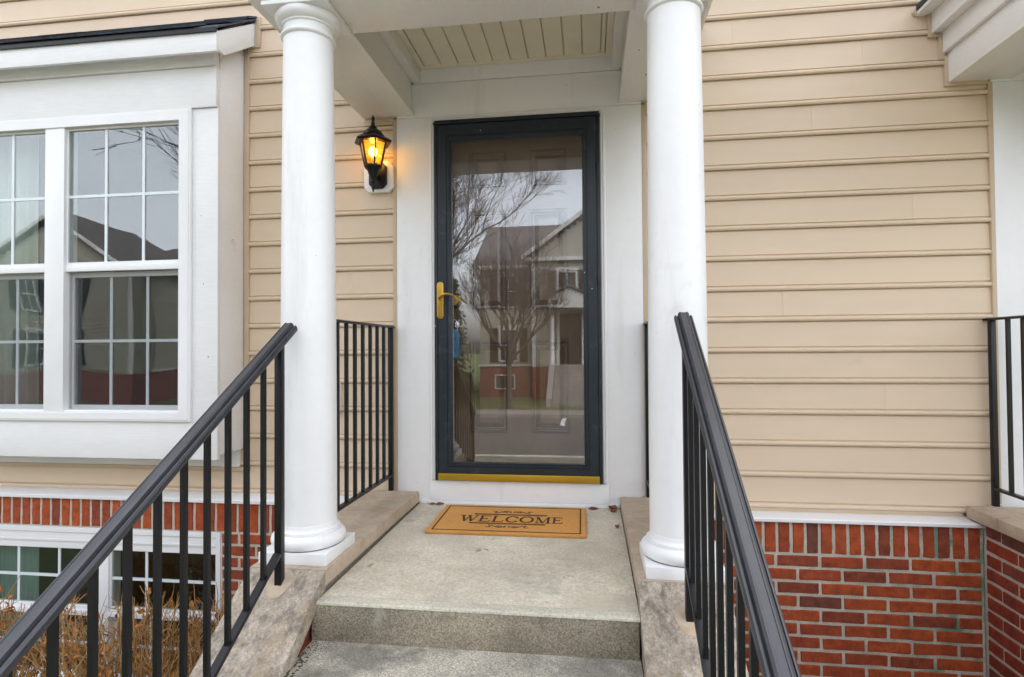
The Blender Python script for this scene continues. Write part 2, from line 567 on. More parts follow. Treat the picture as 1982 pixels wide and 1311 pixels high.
def ring_add(mb, loops, close_front=False):
    """Rectangular frame built from rectangles (x0, x1, z0, z1, y), joined one to the next."""
    b = len(mb.v)
    for x0, x1, z0, z1, y in loops:
        mb.v += [(x0, y, z0), (x1, y, z0), (x1, y, z1), (x0, y, z1)]
    for i in range(len(loops) - 1):
        for k in range(4):
            a, c = b + i * 4 + k, b + i * 4 + (k + 1) % 4
            mb.f.append((a, c, c + 4, a + 4))
    if close_front:
        e = b + (len(loops) - 1) * 4
        mb.f.append((e, e + 1, e + 2, e + 3))
    return mb


def frame_ring(mb, x0, x1, z0, z1, w, yf, yb, ch=0.003):
    """Mitred frame: outer rectangle, face width w (l, r, b, t), front yf, back yb."""
    l, r, b, t = w if isinstance(w, tuple) else (w,) * 4
    L = [(x0, x1, z0, z1, yb), (x0, x1, z0, z1, yf + ch), (x0 + ch, x1 - ch, z0 + ch, z1 - ch, yf),
         (x0 + l - ch, x1 - r + ch, z0 + b - ch, z1 - t + ch, yf), (x0 + l, x1 - r, z0 + b, z1 - t, yf + ch),
         (x0 + l, x1 - r, z0 + b, z1 - t, yb)]
    ring_add(mb, L + [L[0]])
    return mb


GZ = -2.10            # ground level (the camera is the origin's height)
# ================================================================== ground and street
structure('lawn', box('lawn', GRASS, -160, 160, -260, 120, GZ - 0.5, GZ))
structure('planting_bed', box('planting_bed', MULCH, -6.0, -1.3, -1.5, 0.6, GZ - 0.2, GZ + 0.02))
structure('planting_bed', box('planting_bed', MULCH, 0.48, 1.9, -2.3, 0.6, GZ - 0.2, GZ + 0.02))
structure('walkway', box('walkway', WALK, -1.25, 0.45, -6.2, -2.98, GZ - 0.2, GZ + 0.012))
structure('pavement', box('pavement', WALK, -60, 60, -6.6, -5.3, GZ - 0.2, GZ + 0.016))
structure('street', box('street', ASPHALT, -120, 120, -14.3, -7.6, GZ - 0.5, GZ + 0.004))
structure('kerb', box('kerb', WALK, -120, 120, -7.6, -7.44, GZ - 0.4, GZ + 0.11))
structure('kerb', box('kerb', FARWALK, -120, 120, -14.46, -14.3, GZ - 0.4, GZ + 0.11))
structure('pavement', box('pavement', FARWALK, -120, 120, -15.6, -14.46, GZ - 0.2, GZ + 0.105))
for i, x in enumerate((-9.6, -6.9, -4.2, -0.75, 1.95, 4.65)):
    structure('parking_line', box('parking_line', LINE, x - 0.06, x + 0.06, -14.2, -12.6, GZ, GZ + 0.0085))

# ================================================================== clapboard walls
P, Z0 = 0.1651, 1.9672545
SID = [(-0.001, -0.0105), (-0.0160, -0.0125), (-0.0200, -0.0085), (-0.0220, -0.001), (-0.0195, 0.0065), (-0.0125, 0.0102),
       (-0.0040, 0.0112), (-0.0040, 0.0150), (-0.0108, 0.0178), (-0.0048, 0.1470), (-0.0012, 0.1482), (-0.0008, 0.1535), (-0.0004, 0.1535)]


def siding_plank(n, x0, x1, parent, top=None):
    z = Z0 - n * P
    pr = [(y, z + h if top is None else min(z + h, top)) for y, h in SID]
    return MB().prism(pr, 'x', x0, x1).build('siding_plank', SIDING, parent, smooth=True)


wl = thing('siding_wall', 'tan beaded clapboard wall between the white bay window and the front door', 'wall', (-1.6, 0, -0.88))
for n in range(-3, 18):
    siding_plank(n, -4.4 if (n <= 0 or n >= 16) else -2.036, -1.124, wl)
box('trim_channel', TANTRIM, -1.126, -1.1035, -0.0235, 0.0, -0.87, 1.345, wl, 0.002)
box('trim_channel', TANTRIM, -2.062, -2.031, -0.0235, 0.0, -0.70, 1.875, wl, 0.002)
box('trim_channel', TANTRIM, -1.3015, -1.126, -0.0255, 0.0, 1.318, 1.345, wl, 0.002)
box('trim_channel', TANTRIM, -1.990, -1.958, -0.024, 0.0, 1.855, 2.03, wl, 0.002)
box('trim_channel', TANTRIM, -2.06, -1.960, -0.0225, 0.0, 1.842, 1.868, wl, 0.002)
box('trim_channel', TANTRIM, -4.4, -2.03, -0.0255, 0.0, -0.722, -0.697, wl, 0.002)
box('starter_strip', TANTRIM, -4.4, -1.1035, -0.017, 0.0, -0.876, -0.853, wl, 0.002)
sh = MB().box(-4.4, -1.10, 0.002, 0.05, 2.0, 2.6).box(-4.4, -1.10, 0.002, 0.05, -0.9, -0.6).box(-2.05, -1.10, 0.002, 0.05, -0.6, 2.0)
sh.build('sheathing', TANTRIM, wl)

wr = thing('siding_wall', 'wide tan beaded clapboard wall between the right column and the neighbouring porch', 'wall', (1.2, 0, -0.88))
for n in range(-3, 18):
    cut = {-2: 1.35, 1: 1.62, 2: 0.81, 3: 1.47, 5: 1.21, 6: 0.62, 8: 1.70, 11: 1.05, 14: 1.55}.get(n)
    if cut:                                  # butt lap: the right length runs a little over the left one
        siding_plank(n, 0.322, cut, wr)
        o = siding_plank(n, cut - 0.02, 2.046, wr)
        o.location.y -= 0.0014
    else:
        siding_plank(n, 0.322, 2.046, wr)
box('trim_channel', TANTRIM, 0.2985, 0.3225, -0.0235, 0.0, -0.87, 1.345, wr, 0.002)
box('corner_trim', TANTRIM, 2.040, 2.0605, -0.0245, 0.0, -0.80, 1.352, wr, 0.002)
box('corner_trim', TANTRIM, 1.838, 2.0395, -0.0265, 0.0, 1.343, 1.366, wr, 0.002)
box('corner_trim', TANTRIM, 1.838, 1.8635, -0.0285, 0.0, 1.3665, 1.500, wr, 0.002)
box('corner_trim', TANTRIM, 1.815, 1.8405, -0.0265, 0.0, 1.482, 1.622, wr, 0.002)
box('corner_trim', TANTRIM, 1.790, 1.8145, -0.0255, 0.0, 1.604, 1.622, wr, 0.002)
box('corner_trim', TANTRIM, 1.764, 1.789, -0.0265, 0.0, 1.604, 1.735, wr, 0.002)
MB().prism([(1.690, 1.742), (1.702, 1.722), (1.90, 1.865), (1.89, 1.885)], 'y', -0.030, 0.0).build('corner_trim', TANTRIM, wr, 0.002)
box('starter_strip', TANTRIM, 0.2985, 1.885, -0.017, 0.0, -0.876, -0.853, wr, 0.002)
MB().box(0.30, 5.4, 0.002, 0.05, -0.9, 2.6).build('sheathing', TANTRIM, wr)
mb = MB().box(-14, 14, 0.002, 0.2, 2.6, 6.6).box(-14, -4.4, 0.002, 0.2, GZ, 2.6).box(5.4, 14, 0.002, 0.2, GZ, 2.6)
mb.box(-14, 14, 8.8, 9.0, GZ, 6.6).box(-14, -13.8, 0.2, 8.8, GZ, 6.6).box(13.8, 14, 0.2, 8.8, GZ, 6.6).box(-14, 14, 0.002, 9.0, 6.6, 6.8)
mb.build('sun_blocking_shell', SIDING, wr)  # unseen storey and shell, added to keep the sun off the front

# ================================================================== brickwork
BR = {}


def brick_mesh(L, H, D=0.09, seed=0, m=None):
    key = (round(L, 3), round(H, 3), seed, m.name)
    if key in BR:
        return BR[key]
    rnd = random.Random(hash(key[:3]) & 0xffff)
    nx, nz = (7, 3) if L > 0.08 else (3, 7)
    vs, fs = [], []
    for j in range(nz + 1):
        for i in range(nx + 1):
            x = (0.0035 + (L - 0.007) * (i - 1) / (nx - 2) if 0 < i < nx else (0 if i == 0 else L)) - L / 2
            z = (0.0035 + (H - 0.007) * (j - 1) / (nz - 2) if 0 < j < nz else (0 if j == 0 else H)) - H / 2
            ed = i in (0, nx) or j in (0, nz)
            if ed:
                x += rnd.uniform(-0.0018, 0.0018)
                z += rnd.uniform(-0.0018, 0.0018)
                y = -D / 2 + rnd.uniform(0.0015, 0.0045)
                if i in (0, nx) and j in (0, nz):
                    x *= 0.99
                    z *= 0.98
                    y += 0.002
            else:
                y = -D / 2 + rnd.uniform(-0.0014, 0.0014)
            vs.append((x, y, z))
    W1 = nx + 1
    for j in range(nz):
        for i in range(nx):
            a = j * W1 + i
            fs.append((a, a + 1, a + 1 + W1, a + W1))
    o = len(vs)
    vs += [(-L / 2, D / 2, -H / 2), (L / 2, D / 2, -H / 2), (L / 2, D / 2, H / 2), (-L / 2, D / 2, H / 2)]
    bot = [i for i in range(W1)]
    top = [nz * W1 + i for i in range(W1)]
    lef = [j * W1 for j in range(nz + 1)]
    rig = [j * W1 + nx for j in range(nz + 1)]
    fs += [tuple(bot[::-1]) + (o, o + 1), tuple(top) + (o + 2, o + 3), tuple(lef) + (o + 3, o), tuple(rig[::-1]) + (o + 1, o + 2)]
    me = bpy.data.meshes.new('brick')
    me.from_pydata(vs, [], fs)
    me.materials.append(m)
    BR[key] = me
    return me


RB = random.Random(3)


def lay(parent, x, y, z, L, H, m=None, rot=0.0):
    o = link('brick', brick_mesh(L, H, seed=RB.randrange(6), m=m or BRICK), (x, y, z), parent)
    o.rotation_euler = (R(RB.uniform(-0.5, 0.5)), R(RB.uniform(-0.35, 0.35)), rot + R(RB.uniform(-0.4, 0.4)))
    o.location += Vector((0, 0, RB.uniform(-0.0012, 0.0012)))
    return o


C0, CP, BL, BH, JP = -1.0995, 0.0693, 0.2005, 0.0535, 0.2145
JW = 0.0078
YB = -0.100                       # brick face


def courses(parent, xa, xb, k0, k1, ref, m=None):
    """Running bond between xa and xb; ref: right end of an even course's half brick."""
    for k in range(k0, k1):
        z = C0 - k * CP
        j = (ref - 0.1135) if k % 2 == 0 else (ref - 0.2215)
        edges = [xb]
        while j > xa + 0.035:
            if j < xb - 0.03:
                edges.append(j)
            j -= JP
        edges.append(xa)
        for r, l in zip(edges[:-1], edges[1:]):
            L = (r if r == xb else r - JW) - (l if l == xa else l + JW)
            if L > 0.03:
                lay(parent, ((r if r == xb else r - JW) + (l if l == xa else l + JW)) / 2, YB + 0.045, z, L, BH, m)


br = thing('brick_wall', 'red brick base wall with soldier course under the clapboards right of the door', 'wall', (1.2, -0.05, GZ))
MB().box(0.44, 1.925, YB + 0.0045, 0.0, GZ - 0.1, -0.885).build('mortar', MORTARG, br)
x = 1.9169 - 0.0344
while x > 0.45:
    lay(br, x, YB + 0.045, -0.977, 0.0530, 0.164)
    x -= 0.0687
courses(br, 0.445, 1.913, 0, 15, 1.918)
ldg = MB().prism([(0.0, -0.90), (0.0, -0.8705), (-0.118, -0.8785), (-0.122, -0.882), (-0.122, -0.8975), (-0.118, -0.8985)], 'x', 0.425, 1.930)
ldg.build('drip_ledge', VINYLW, br, 0.0015)

bl = thing('brick_wall', 'red brick base wall with soldier course around the basement window', 'wall', (-2.6, -0.05, GZ))
mb = MB().box(-2.152, -1.22, YB + 0.0045, 0.0, GZ - 0.1, -1.0645).box(-4.4, -1.22, YB + 0.0045, 0.0, -1.064, -0.870)
mb.box(-4.4, -3.875, YB + 0.0045, 0.0, GZ - 0.1, -1.0645).build('mortar', MORTAR, bl)
x = -1.262
while x > -4.3:
    lay(bl, x, YB + 0.045, -0.9715, 0.0530, 0.176)
    x -= 0.0687
courses(bl, -2.148, -1.235, 0, 15, -1.5)
courses(bl, -4.4, -3.88, 0, 15, -3.88)
MB().prism([(0.0, -0.90), (0.0, -0.8485), (-0.118, -0.8655), (-0.122, -0.869), (-0.122, -0.8885), (-0.118, -0.8895)], 'x', -4.4, -1.2715).build('drip_ledge', VINYLW, bl, 0.0015)
MB().box(-4.4, -1.3, 0.0, 0.02, -0.90, -0.856).build('ledge_back', VINYLW, bl)

# ================================================================== door surround, storm door, entry door
dc = thing('door_casing', 'flat white wooden surround framing the dark front door', 'door surround', (-0.4, 0, -0.8766))
box('side_board', WHITE, -1.1025, -0.9055, -0.0225, 0.0, -0.8766, 1.349, dc, 0.0015)
box('side_board', WHITE, 0.1000, 0.2980, -0.0225, 0.0, -0.8766, 1.349, dc, 0.0015)
box('head_board', WHITE, -1.1025, 0.2980, -0.0225, 0.0, 1.3515, 1.545, dc, 0.0015)
box('head_moulding', WHITE, -1.00, 0.185, -0.0285, 0.0, 1.5475, 1.66, dc, 0.0015)
mb = MB()
ring_add(mb, [(-0.9055, 0.1000, -0.744, 1.349, 0.0), (-0.9055, 0.1000, -0.744, 1.349, -0.030), (-0.902, 0.0965, -0.744, 1.3455, -0.034),
              (-0.893, 0.0875, -0.744, 1.3365, -0.034), (-0.890, 0.0845, -0.744, 1.3335, -0.029), (-0.880, 0.0745, -0.744, 1.3235, -0.029),
              (-0.8735, 0.0690, -0.744, 1.317, -0.024), (-0.8735, 0.0690, -0.744, 1.317, 0.03)])
mb.build('inner_moulding', WHITE, dc)
box('sill_board', WHITE, -0.9105, 0.1025, -0.030, 0.0, -0.857, -0.7455, dc, 0.002)
box('base_strip', WHITE, -0.968, 0.155, -0.038, 0.0, -0.8775, -0.8585, dc, 0.003)
MB().box(-0.885, -0.8735, 0.0, 0.14, -0.75, 1.33).box(0.069, 0.08, 0.0, 0.14, -0.75, 1.33).box(-0.885, 0.08, 0.0, 0.14, 1.318, 1.33).box(-0.8735, 0.069, -0.005, 0.14, -0.758, -0.744).build('jamb', DOORBROWN, dc)
MB().box(-1.10, -0.886, 0.001, 0.14, -0.9, 2.6).box(0.081, 0.2985, 0.001, 0.14, -0.9, 2.6).box(-0.886, 0.081, 0.001, 0.14, 1.331, 2.6).box(-0.886, 0.081, 0.001, 0.14, -0.9, -0.759).build('rough_framing', TANTRIM, dc)

sd = thing('storm_door', 'dark blue storm door with a large reflecting pane, brass lever and brass bottom strip', 'storm door', (-0.4, -0.03, -0.745))
mb = MB().box(-0.8728, -0.8560, -0.046, 0.0, -0.743, 1.317).box(0.0515, 0.0685, -0.046, 0.0, -0.743, 1.317).box(-0.8560, 0.0515, -0.046, 0.0, 1.301, 1.317)
mb.build('door_frame', NAVY, sd, 0.0015)
box('drip_cap', NAVY, -0.8775, 0.072, -0.056, -0.030, 1.292, 1.3005, sd, 0.002)
mb = MB()
o = (-0.8540, 0.0500, -0.700, 1.2905)
g = (-0.7755, -0.0290, -0.6420, 1.1948)
ring_add(mb, [(*o, -0.008), (*o, -0.0445), (o[0] + 0.003, o[1] - 0.003, o[2] + 0.003, o[3] - 0.003, -0.0475),
              (g[0] - 0.026, g[1] + 0.026, g[2] - 0.022, g[3] + 0.030, -0.0475), (g[0] - 0.024, g[1] + 0.024, g[2] - 0.020, g[3] + 0.028, -0.044),
              (g[0] - 0.019, g[1] + 0.019, g[2] - 0.016, g[3] + 0.022, -0.044), (g[0] - 0.018, g[1] + 0.018, g[2] - 0.015, g[3] + 0.021, -0.049),
              (g[0] - 0.012, g[1] + 0.012, g[2] - 0.011, g[3] + 0.013, -0.049), (*g, -0.034), (*g, -0.008), (*o, -0.008)])
mb.build('door_leaf', NAVY, sd)
box('glass_pane', DOORGLASS, g[0] - 0.006, g[1] + 0.006, -0.0270, -0.0235, g[2] - 0.006, g[3] + 0.006, sd)
box('kick_strip', BRASSBAR, -0.8555, 0.0520, -0.0540, -0.030, -0.7395, -0.7005, sd, 0.004)
for z in (-0.25, 0.35, 0.95):
    box('hinge', NAVY, 0.0505, 0.0665, -0.0545, -0.0465, z, z + 0.08, sd, 0.002)
hx, hz = -0.8380, 0.2810
pl = [(hx + 0.0195 * math.cos(a), hz + 0.086 + 0.0195 * math.sin(a)) for a in [math.pi * k / 10 for k in range(11)]]
pl += [(hx - 0.0195 * math.cos(a), hz - 0.086 - 0.0195 * math.sin(a)) for a in [math.pi * k / 10 for k in range(11)]]
hp = MB().prism(pl, 'y', -0.0545, -0.0470).build('handle_plate', BRASS, sd, 0.0015)
pts, rad = [], []
for k in range(17):
    t = k / 16
    pts.append((hx - 0.006 + 0.142 * t, -0.060 - 0.040 * math.sin(min(1, t * 3) * math.pi / 2), hz + 0.012 + 0.024 * math.sin(t * math.pi * 1.10) - 0.020 * t * t))
    rad.append(0.0085 - 0.0045 * t)
MB().tube(pts, rad, 10).lathe([(0.0125, -0.066), (0.0125, -0.050)], (hx, 0, hz + 0.012), 16, 'y').build('lever', BRASS, hp, smooth=True)
MB().lathe([(0.0085, -0.060), (0.0085, -0.050)], (hx, 0, hz - 0.046), 16, 'y').box(hx - 0.003, hx + 0.003, -0.0595, -0.05, hz - 0.068, hz - 0.047).build('keyhole', BRASS, hp, smooth=True)
for p in [(-0.868, 0.135), (-0.60, 1.245), (0.02, 0.33), (-0.02, 0.42)]:
    MB().lathe([(0.0028, -0.0500), (0.002, -0.0475)], (p[0], 0, p[1]), 8, 'y').build('screw_cap', VINYLW, sd)

ed = thing('entry_door', 'dark brown six panel entry door behind the storm door glass', 'door', (-0.4, 0.08, -0.744))
cols = ((-0.690, -0.466), (-0.336, -0.112))
rows = ((0.940, 1.154), (0.224, 0.809), (-0.4837, 0.0505))
box('door_slab', DOORBROWN, -0.8725, 0.068, 0.078, 0.115, -0.743, 1.317, ed)
for x0, x1 in ((-0.8725, -0.690), (-0.466, -0.336), (-0.112, 0.068)):
    box('stile', DOORBROWN, x0, x1, 0.060, 0.078, -0.743, 1.317, ed)
for x0, x1 in cols:
    for z0, z1 in ((-0.743, -0.4837), (0.0505, 0.224), (0.809, 0.940), (1.154, 1.317)):
        box('rail', DOORBROWN, x0, x1, 0.060, 0.078, z0, z1, ed)
    for z0, z1 in rows:
        i = lambda d, y: (x0 + d, x1 - d, z0 + d, z1 - d, y)
        ring_add(MB(), [i(0.0095, 0.0775), i(0.0095, 0.056), i(0.0105, 0.0500), i(0.0135, 0.0500), i(0.0160, 0.058), i(0.019, 0.060), i(0.022, 0.0755), i(0.030, 0.0765), i(0.058, 0.0560), i(0.060, 0.0560)], True).build('panel', DOORBROWN, ed)
MB().lathe([(0.029, 0.0595), (0.029, 0.052), (0.012, 0.050), (0.012, 0.030), (0.026, 0.022), (0.030, 0.012), (0.026, 0.004), (0.012, 0.0)][::-1], (-0.770, 0, 0.287), 24, 'y').build('door_knob', BRASS, ed, smooth=True)
db = MB().lathe([(0.027, 0.0595), (0.027, 0.050), (0.020, 0.046), (0.020, 0.040), (0.012, 0.036)][::-1], (-0.776, 0, 0.145), 24, 'y').build('deadbolt', STEEL, ed, smooth=True)

lk = thing('key_lockbox', 'blue key lockbox with a silver shackle hanging inside the storm door glass', 'lockbox', (-0.778, 0.03, -0.055))
pr = [(-0.036, -0.056), (0.036, -0.056), (0.036, 0.072), (0.022, 0.105), (-0.022, 0.105), (-0.036, 0.072)]
MB().prism([(-0.782 + a, 0.010 + b) for a, b in pr], 'y', 0.012, 0.052).build('lockbox_body', BLUE, lk, 0.006, seg=3)
MB().box(-0.815, -0.749, 0.015, 0.05, -0.066, -0.0465).build('bottom_cap', BLACK, lk, 0.004)
MB().tube([(-0.782 + 0.0235 * math.cos(a), 0.032, 0.135 + 0.040 * math.sin(a)) for a in [math.pi * k / 14 for k in range(15)]], 0.0052, 8).tube([(-0.7585, 0.032, 0.136), (-0.7585, 0.032, 0.10)], 0.0052, 8).tube([(-0.8055, 0.032, 0.136), (-0.8055, 0.032, 0.10)], 0.0052, 8).build('shackle', STEEL, lk, smooth=True)

# ================================================================== bay window
YW = -0.2686
bw = thing('bay_window', 'white boxed bay window with two tall double hung windows and a small dark shingled roof', 'bay window', (-3.08, -0.13, -0.608))
box('corner_board', WOODW, -2.2165, -2.0630, YW, YW + 0.022, -0.608, 1.376, bw, 0.0015)
box('corner_board', WOODW, -4.1070, -3.9535, YW, YW + 0.022, -0.608, 1.376, bw, 0.0015)
box('apron_board', WOODW, -3.9533, -2.2167, YW, YW + 0.022, -0.608, -0.3965, bw, 0.0015)
MB().prism([(YW + 0.0235, -0.585), (0.0, -0.585), (0.0, 2.015), (YW + 0.0235, 1.835)], 'x', -2.0850, -2.0655).build('side_board', WOODW, bw, 0.0015)
box('side_board', WOODW, -4.1045, -4.085, YW + 0.0235, 0.0, -0.585, 1.76, bw, 0.0015)
box('frieze_board', WOODW, -4.104, -2.0660, YW - 0.013, YW + 0.022, 1.3785, 1.606, bw, 0.0015)
box('upper_frieze', WOODW, -4.106, -2.0690, YW - 0.030, YW + 0.020, 1.6085, 1.690, bw, 0.0015)
box('soffit_board', WOODW, -4.16, -2.0135, -0.362, YW + 0.01, 1.6905, 1.702, bw)
box('fascia_board', WOODW, -4.18, -1.9935, -0.3850, -0.3655, 1.635, 1.7545, bw, 0.0015)
MB().prism([(-0.3650, 1.7545), (0.0, 2.0040), (0.0, 1.8666), (-0.307, 1.6500), (-0.3650, 1.6520)], 'x', -2.0130, -1.9935).build('rake_board', WOODW, bw, 0.0015)
box('floor_board', WOODW, -4.084, -2.0855, YW + 0.023, 0.0, -0.580, -0.560, bw)
box('wall_strip', WOODW, -4.4, -2.0880, -0.0270, -0.0005, -0.6950, -0.5865, bw, 0.0015)
rf = MB().prism([(-0.392, 1.7555), (0.0, 2.0230), (0.0, 2.0350), (-0.392, 1.7675)], 'x', -4.2, -1.983).build('roof', SLATE, bw)
ang = math.atan2(2.023 - 1.7555, 0.392)
cs, sn = math.cos(ang), math.sin(ang)
RS = random.Random(5)
for c in range(4):
    x = -1.978 - (0.0 if c % 2 else 0.13)
    first = True
    while x > -4.2:
        L = 0.295
        s0, s1 = -0.012 + c * 0.125, -0.012 + c * 0.125 + 0.19
        s1 = min(s1, 0.472)
        th = RS.choice((0.0065, 0.0065, 0.012))
        b0, b1 = 0.0045 + 0.0075, 0.0025 + 0.004
        q = [(s0, b0), (s1, b1), (s1, b1 + 0.005), (s0, b0 + th)]
        poly = [(-0.392 + s * cs - h * sn, 1.7625 + s * sn + h * cs) for s, h in q]
        MB().prism(poly, 'x', x - L + 0.002, min(x, -1.978)).build('shingle', SLATE, rf)
        x -= L
box('drip_edge', BLACK, -4.19, -1.988, -0.3985, -0.3860, 1.738, 1.7585, bw)

wf = MB()
frame_ring(wf, -3.9530, -2.2170, -0.3960, 1.3770, (0.072, 0.072, 0.052, 0.066), YW - 0.0185, YW + 0.075, 0.003)
frame_ring(wf, -3.9420, -2.2280, -0.3850, 1.3660, (0.0611, 0.0611, 0.041, 0.055), YW - 0.0225, YW - 0.0180, 0.002)
wf = wf.build('window_frame', VINYLW, bw)
box('mullion', VINYLW, -3.1480, -3.0220, YW - 0.0160, YW + 0.075, -0.3435, 1.3105, wf, 0.002)
box('sill_ledge', VINYLW, -3.8805, -3.1485, YW - 0.006, YW + 0.075, -0.3438, -0.3330, wf, 0.002)
box('sill_ledge', VINYLW, -3.0215, -2.2895, YW - 0.006, YW + 0.075, -0.3438, -0.3330, wf, 0.002)


def bowed_pane(gm, a, c, d, e, y, full, parent, n=4):
    """One pane; the sealed unit as a whole is sucked in by a millimetre or two at its middle."""
    X0, X1, Q0, Q1 = full
    vs, fs = [], []
    for side in (0, 1):
        for j in range(n + 1):
            for i in range(n + 1):
                xx, zz = a + (c - a) * i / n, d + (e - d) * j / n
                u, v = (xx - X0) / (X1 - X0), (zz - Q0) / (Q1 - Q0)
                s = 0.0022 * math.sin(math.pi * u) * math.sin(math.pi * v)
                vs.append((xx, y + s + 0.003 * side, zz))
    m = (n + 1) ** 2
    for j in range(n):
        for i in range(n):
            k = j * (n + 1) + i
            fs.append((k, k + 1, k + n + 2, k + n + 1))
            fs.append((m + k, m + k + n + 1, m + k + n + 2, m + k + 1))
    MB().add(vs, fs).build('pane', gm, parent, smooth=True, recalc=False)


def sash(parent, x0, x1, z0, z1, y, w, cols, rows, gm):
    """Sash frame with its glazing bars and one pane of glass in each opening."""
    l, r, b, t = w
    s = frame_ring(MB(), x0, x1, z0, z1, w, y, y + 0.026, 0.0025).build('sash', VINYLW, parent)
    ix0, ix1, iz0, iz1 = x0 + l, x1 - r, z0 + b, z1 - t
    bw_ = 0.0165
    xs = [ix0 + (ix1 - ix0) * k / cols for k in range(cols + 1)]
    zs = [iz0 + (iz1 - iz0) * k / rows for k in range(rows + 1)]
    for xx in xs[1:-1]:
        box('glazing_bar', MUNT, xx - bw_ / 2, xx + bw_ / 2, y + 0.0090, y + 0.0150, iz0, iz1, s)
    for zz in zs[1:-1]:
        box('glazing_bar', MUNT, ix0, ix1, y + 0.0085, y + 0.0155, zz - bw_ / 2, zz + bw_ / 2, s)
    for i in range(cols):
        for k in range(rows):
            a = xs[i] + (bw_ / 2 if i else 0)
            c = xs[i + 1] - (bw_ / 2 if i < cols - 1 else 0)
            d = zs[k] + (bw_ / 2 if k else 0)
            e = zs[k + 1] - (bw_ / 2 if k < rows - 1 else 0)
            bowed_pane(gm, a, c, d, e, y + 0.0108, (ix0, ix1, iz0, iz1), s)
    return s


for x0, x1 in ((-3.8810, -3.1480), (-3.0220, -2.2890)):
    sash(bw, x0, x1, 0.4705, 1.3110, YW + 0.004, (0.006, 0.006, 0.053, 0.013), 3, 2, WINGLASS)
    sash(bw, x0 + 0.004, x1 - 0.004, -0.3330, 0.4700, YW + 0.036, (0.016, 0.006, 0.025, 0.032), 3, 2, WINGLASS)
    sc = MB().box(x0 + 0.006, x1 - 0.004, YW + 0.0180, YW + 0.0186, -0.330, 0.468).build('insect_screen', SCREEN, bw)
    box('meeting_rail', VINYLW, x0 + 0.0005, x1 - 0.0005, YW - 0.004, YW + 0.0035, 0.4700, 0.5050, bw, 0.002)

# rooms behind the glass
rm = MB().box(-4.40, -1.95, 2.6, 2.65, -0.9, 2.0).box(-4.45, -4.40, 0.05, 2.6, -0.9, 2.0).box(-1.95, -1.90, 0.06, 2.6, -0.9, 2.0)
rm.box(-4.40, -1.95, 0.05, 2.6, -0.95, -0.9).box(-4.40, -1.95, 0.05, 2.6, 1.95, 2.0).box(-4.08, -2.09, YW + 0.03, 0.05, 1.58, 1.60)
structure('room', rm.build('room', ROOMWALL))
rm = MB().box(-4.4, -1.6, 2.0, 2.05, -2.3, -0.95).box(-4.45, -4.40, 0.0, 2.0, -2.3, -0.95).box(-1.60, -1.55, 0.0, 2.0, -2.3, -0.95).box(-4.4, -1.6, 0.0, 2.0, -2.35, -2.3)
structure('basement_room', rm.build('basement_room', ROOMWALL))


def drape(name, label, x0, x1, y, z0, z1, amp, waves, m, seed, group=None):
    rnd = random.Random(seed)
    nx, nz = 60, 12
    vs, fs = [], []
    ph = rnd.uniform(0, 6)
    for j in range(nz + 1):
        t = j / nz
        for i in range(nx + 1):
            u = i / nx
            xx = x0 + (x1 - x0) * (u + 0.02 * math.sin(9 * u + 3 * t))
            yy = y + amp * (0.6 + 0.4 * (1 - t)) * math.sin(waves * 2 * math.pi * u + ph + 0.7 * math.sin(3 * t))
            vs.append((xx, yy, z0 + (z1 - z0) * t))
    for j in range(nz):
        for i in range(nx):
            a = j * (nx + 1) + i
            fs.append((a, a + 1, a + nx + 2, a + nx + 1))
    mb = MB().add(vs, fs)
    mb.f = mb.f
    o = mb.build(name, m, smooth=True)
    md = o.modifiers.new('thickness', 'SOLIDIFY')
    md.thickness = 0.002
    return tag(o, label, 'curtain', group)


drape('curtain', 'pale green curtain hanging beside the central post inside the bay window', -3.30, -3.165, -0.115, -0.56, 1.56, 0.022, 3.2, CURTAIN, 2)
drape('curtain', 'wide green grey curtain panel at the left edge inside the bay window', -3.86, -3.43, -0.075, -0.56, 1.56, 0.030, 6, CURTAIN, 4)
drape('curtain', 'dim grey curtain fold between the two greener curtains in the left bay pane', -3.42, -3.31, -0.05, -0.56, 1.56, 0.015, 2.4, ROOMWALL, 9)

# ================================================================== basement window
YS = -0.088
bs = thing('basement_window', 'white basement window with small gridded panes, low in the brick under the bay', 'window', (-3.0, -0.05, -2.05))
mb = frame_ring(MB(), -3.872, -2.1560, -2.045, -1.0655, (0.040, 0.040, 0.05, 0.075), YS, 0.0, 0.003)
frame_ring(mb, -3.866, -2.162, -2.04, -1.071, (0.030, 0.030, 0.04, 0.030), YS - 0.008, YS - 0.0005, 0.002)
fr = mb.build('window_frame', VINYLW, bs)
box('mullion', VINYLW, -2.9600, -2.8960, YS - 0.006, 0.0, -1.994, -1.1415, fr, 0.002)
box('head_strip', VINYLW, -3.831, -2.1965, YS - 0.004, -0.04, -1.1580, -1.1410, fr, 0.002)
for x0, x1 in ((-3.831, -2.9602), (-2.8958, -2.1962)):
    sash(bs, x0, x1, -1.6000, -1.1585, YS + 0.004, (0.012, 0.006, 0.056, 0.045), 3, 2, WINGLASS)
    sash(bs, x0 + 0.003, x1 - 0.003, -1.9945, -1.6010, YS + 0.034, (0.02, 0.01, 0.03, 0.02), 3, 2, WINGLASS)
    box('meeting_rail', VINYLW, x0 + 0.001, x1 - 0.001, YS - 0.010, YS + 0.0035, -1.5990, -1.5700, bs, 0.002)
tag(drape('blind', '', -3.80, -3.50, 0.03, -2.0, -1.1, 0.003, 8, BLIND, 1), 'pale green blind behind the left end of the basement window', 'blind')

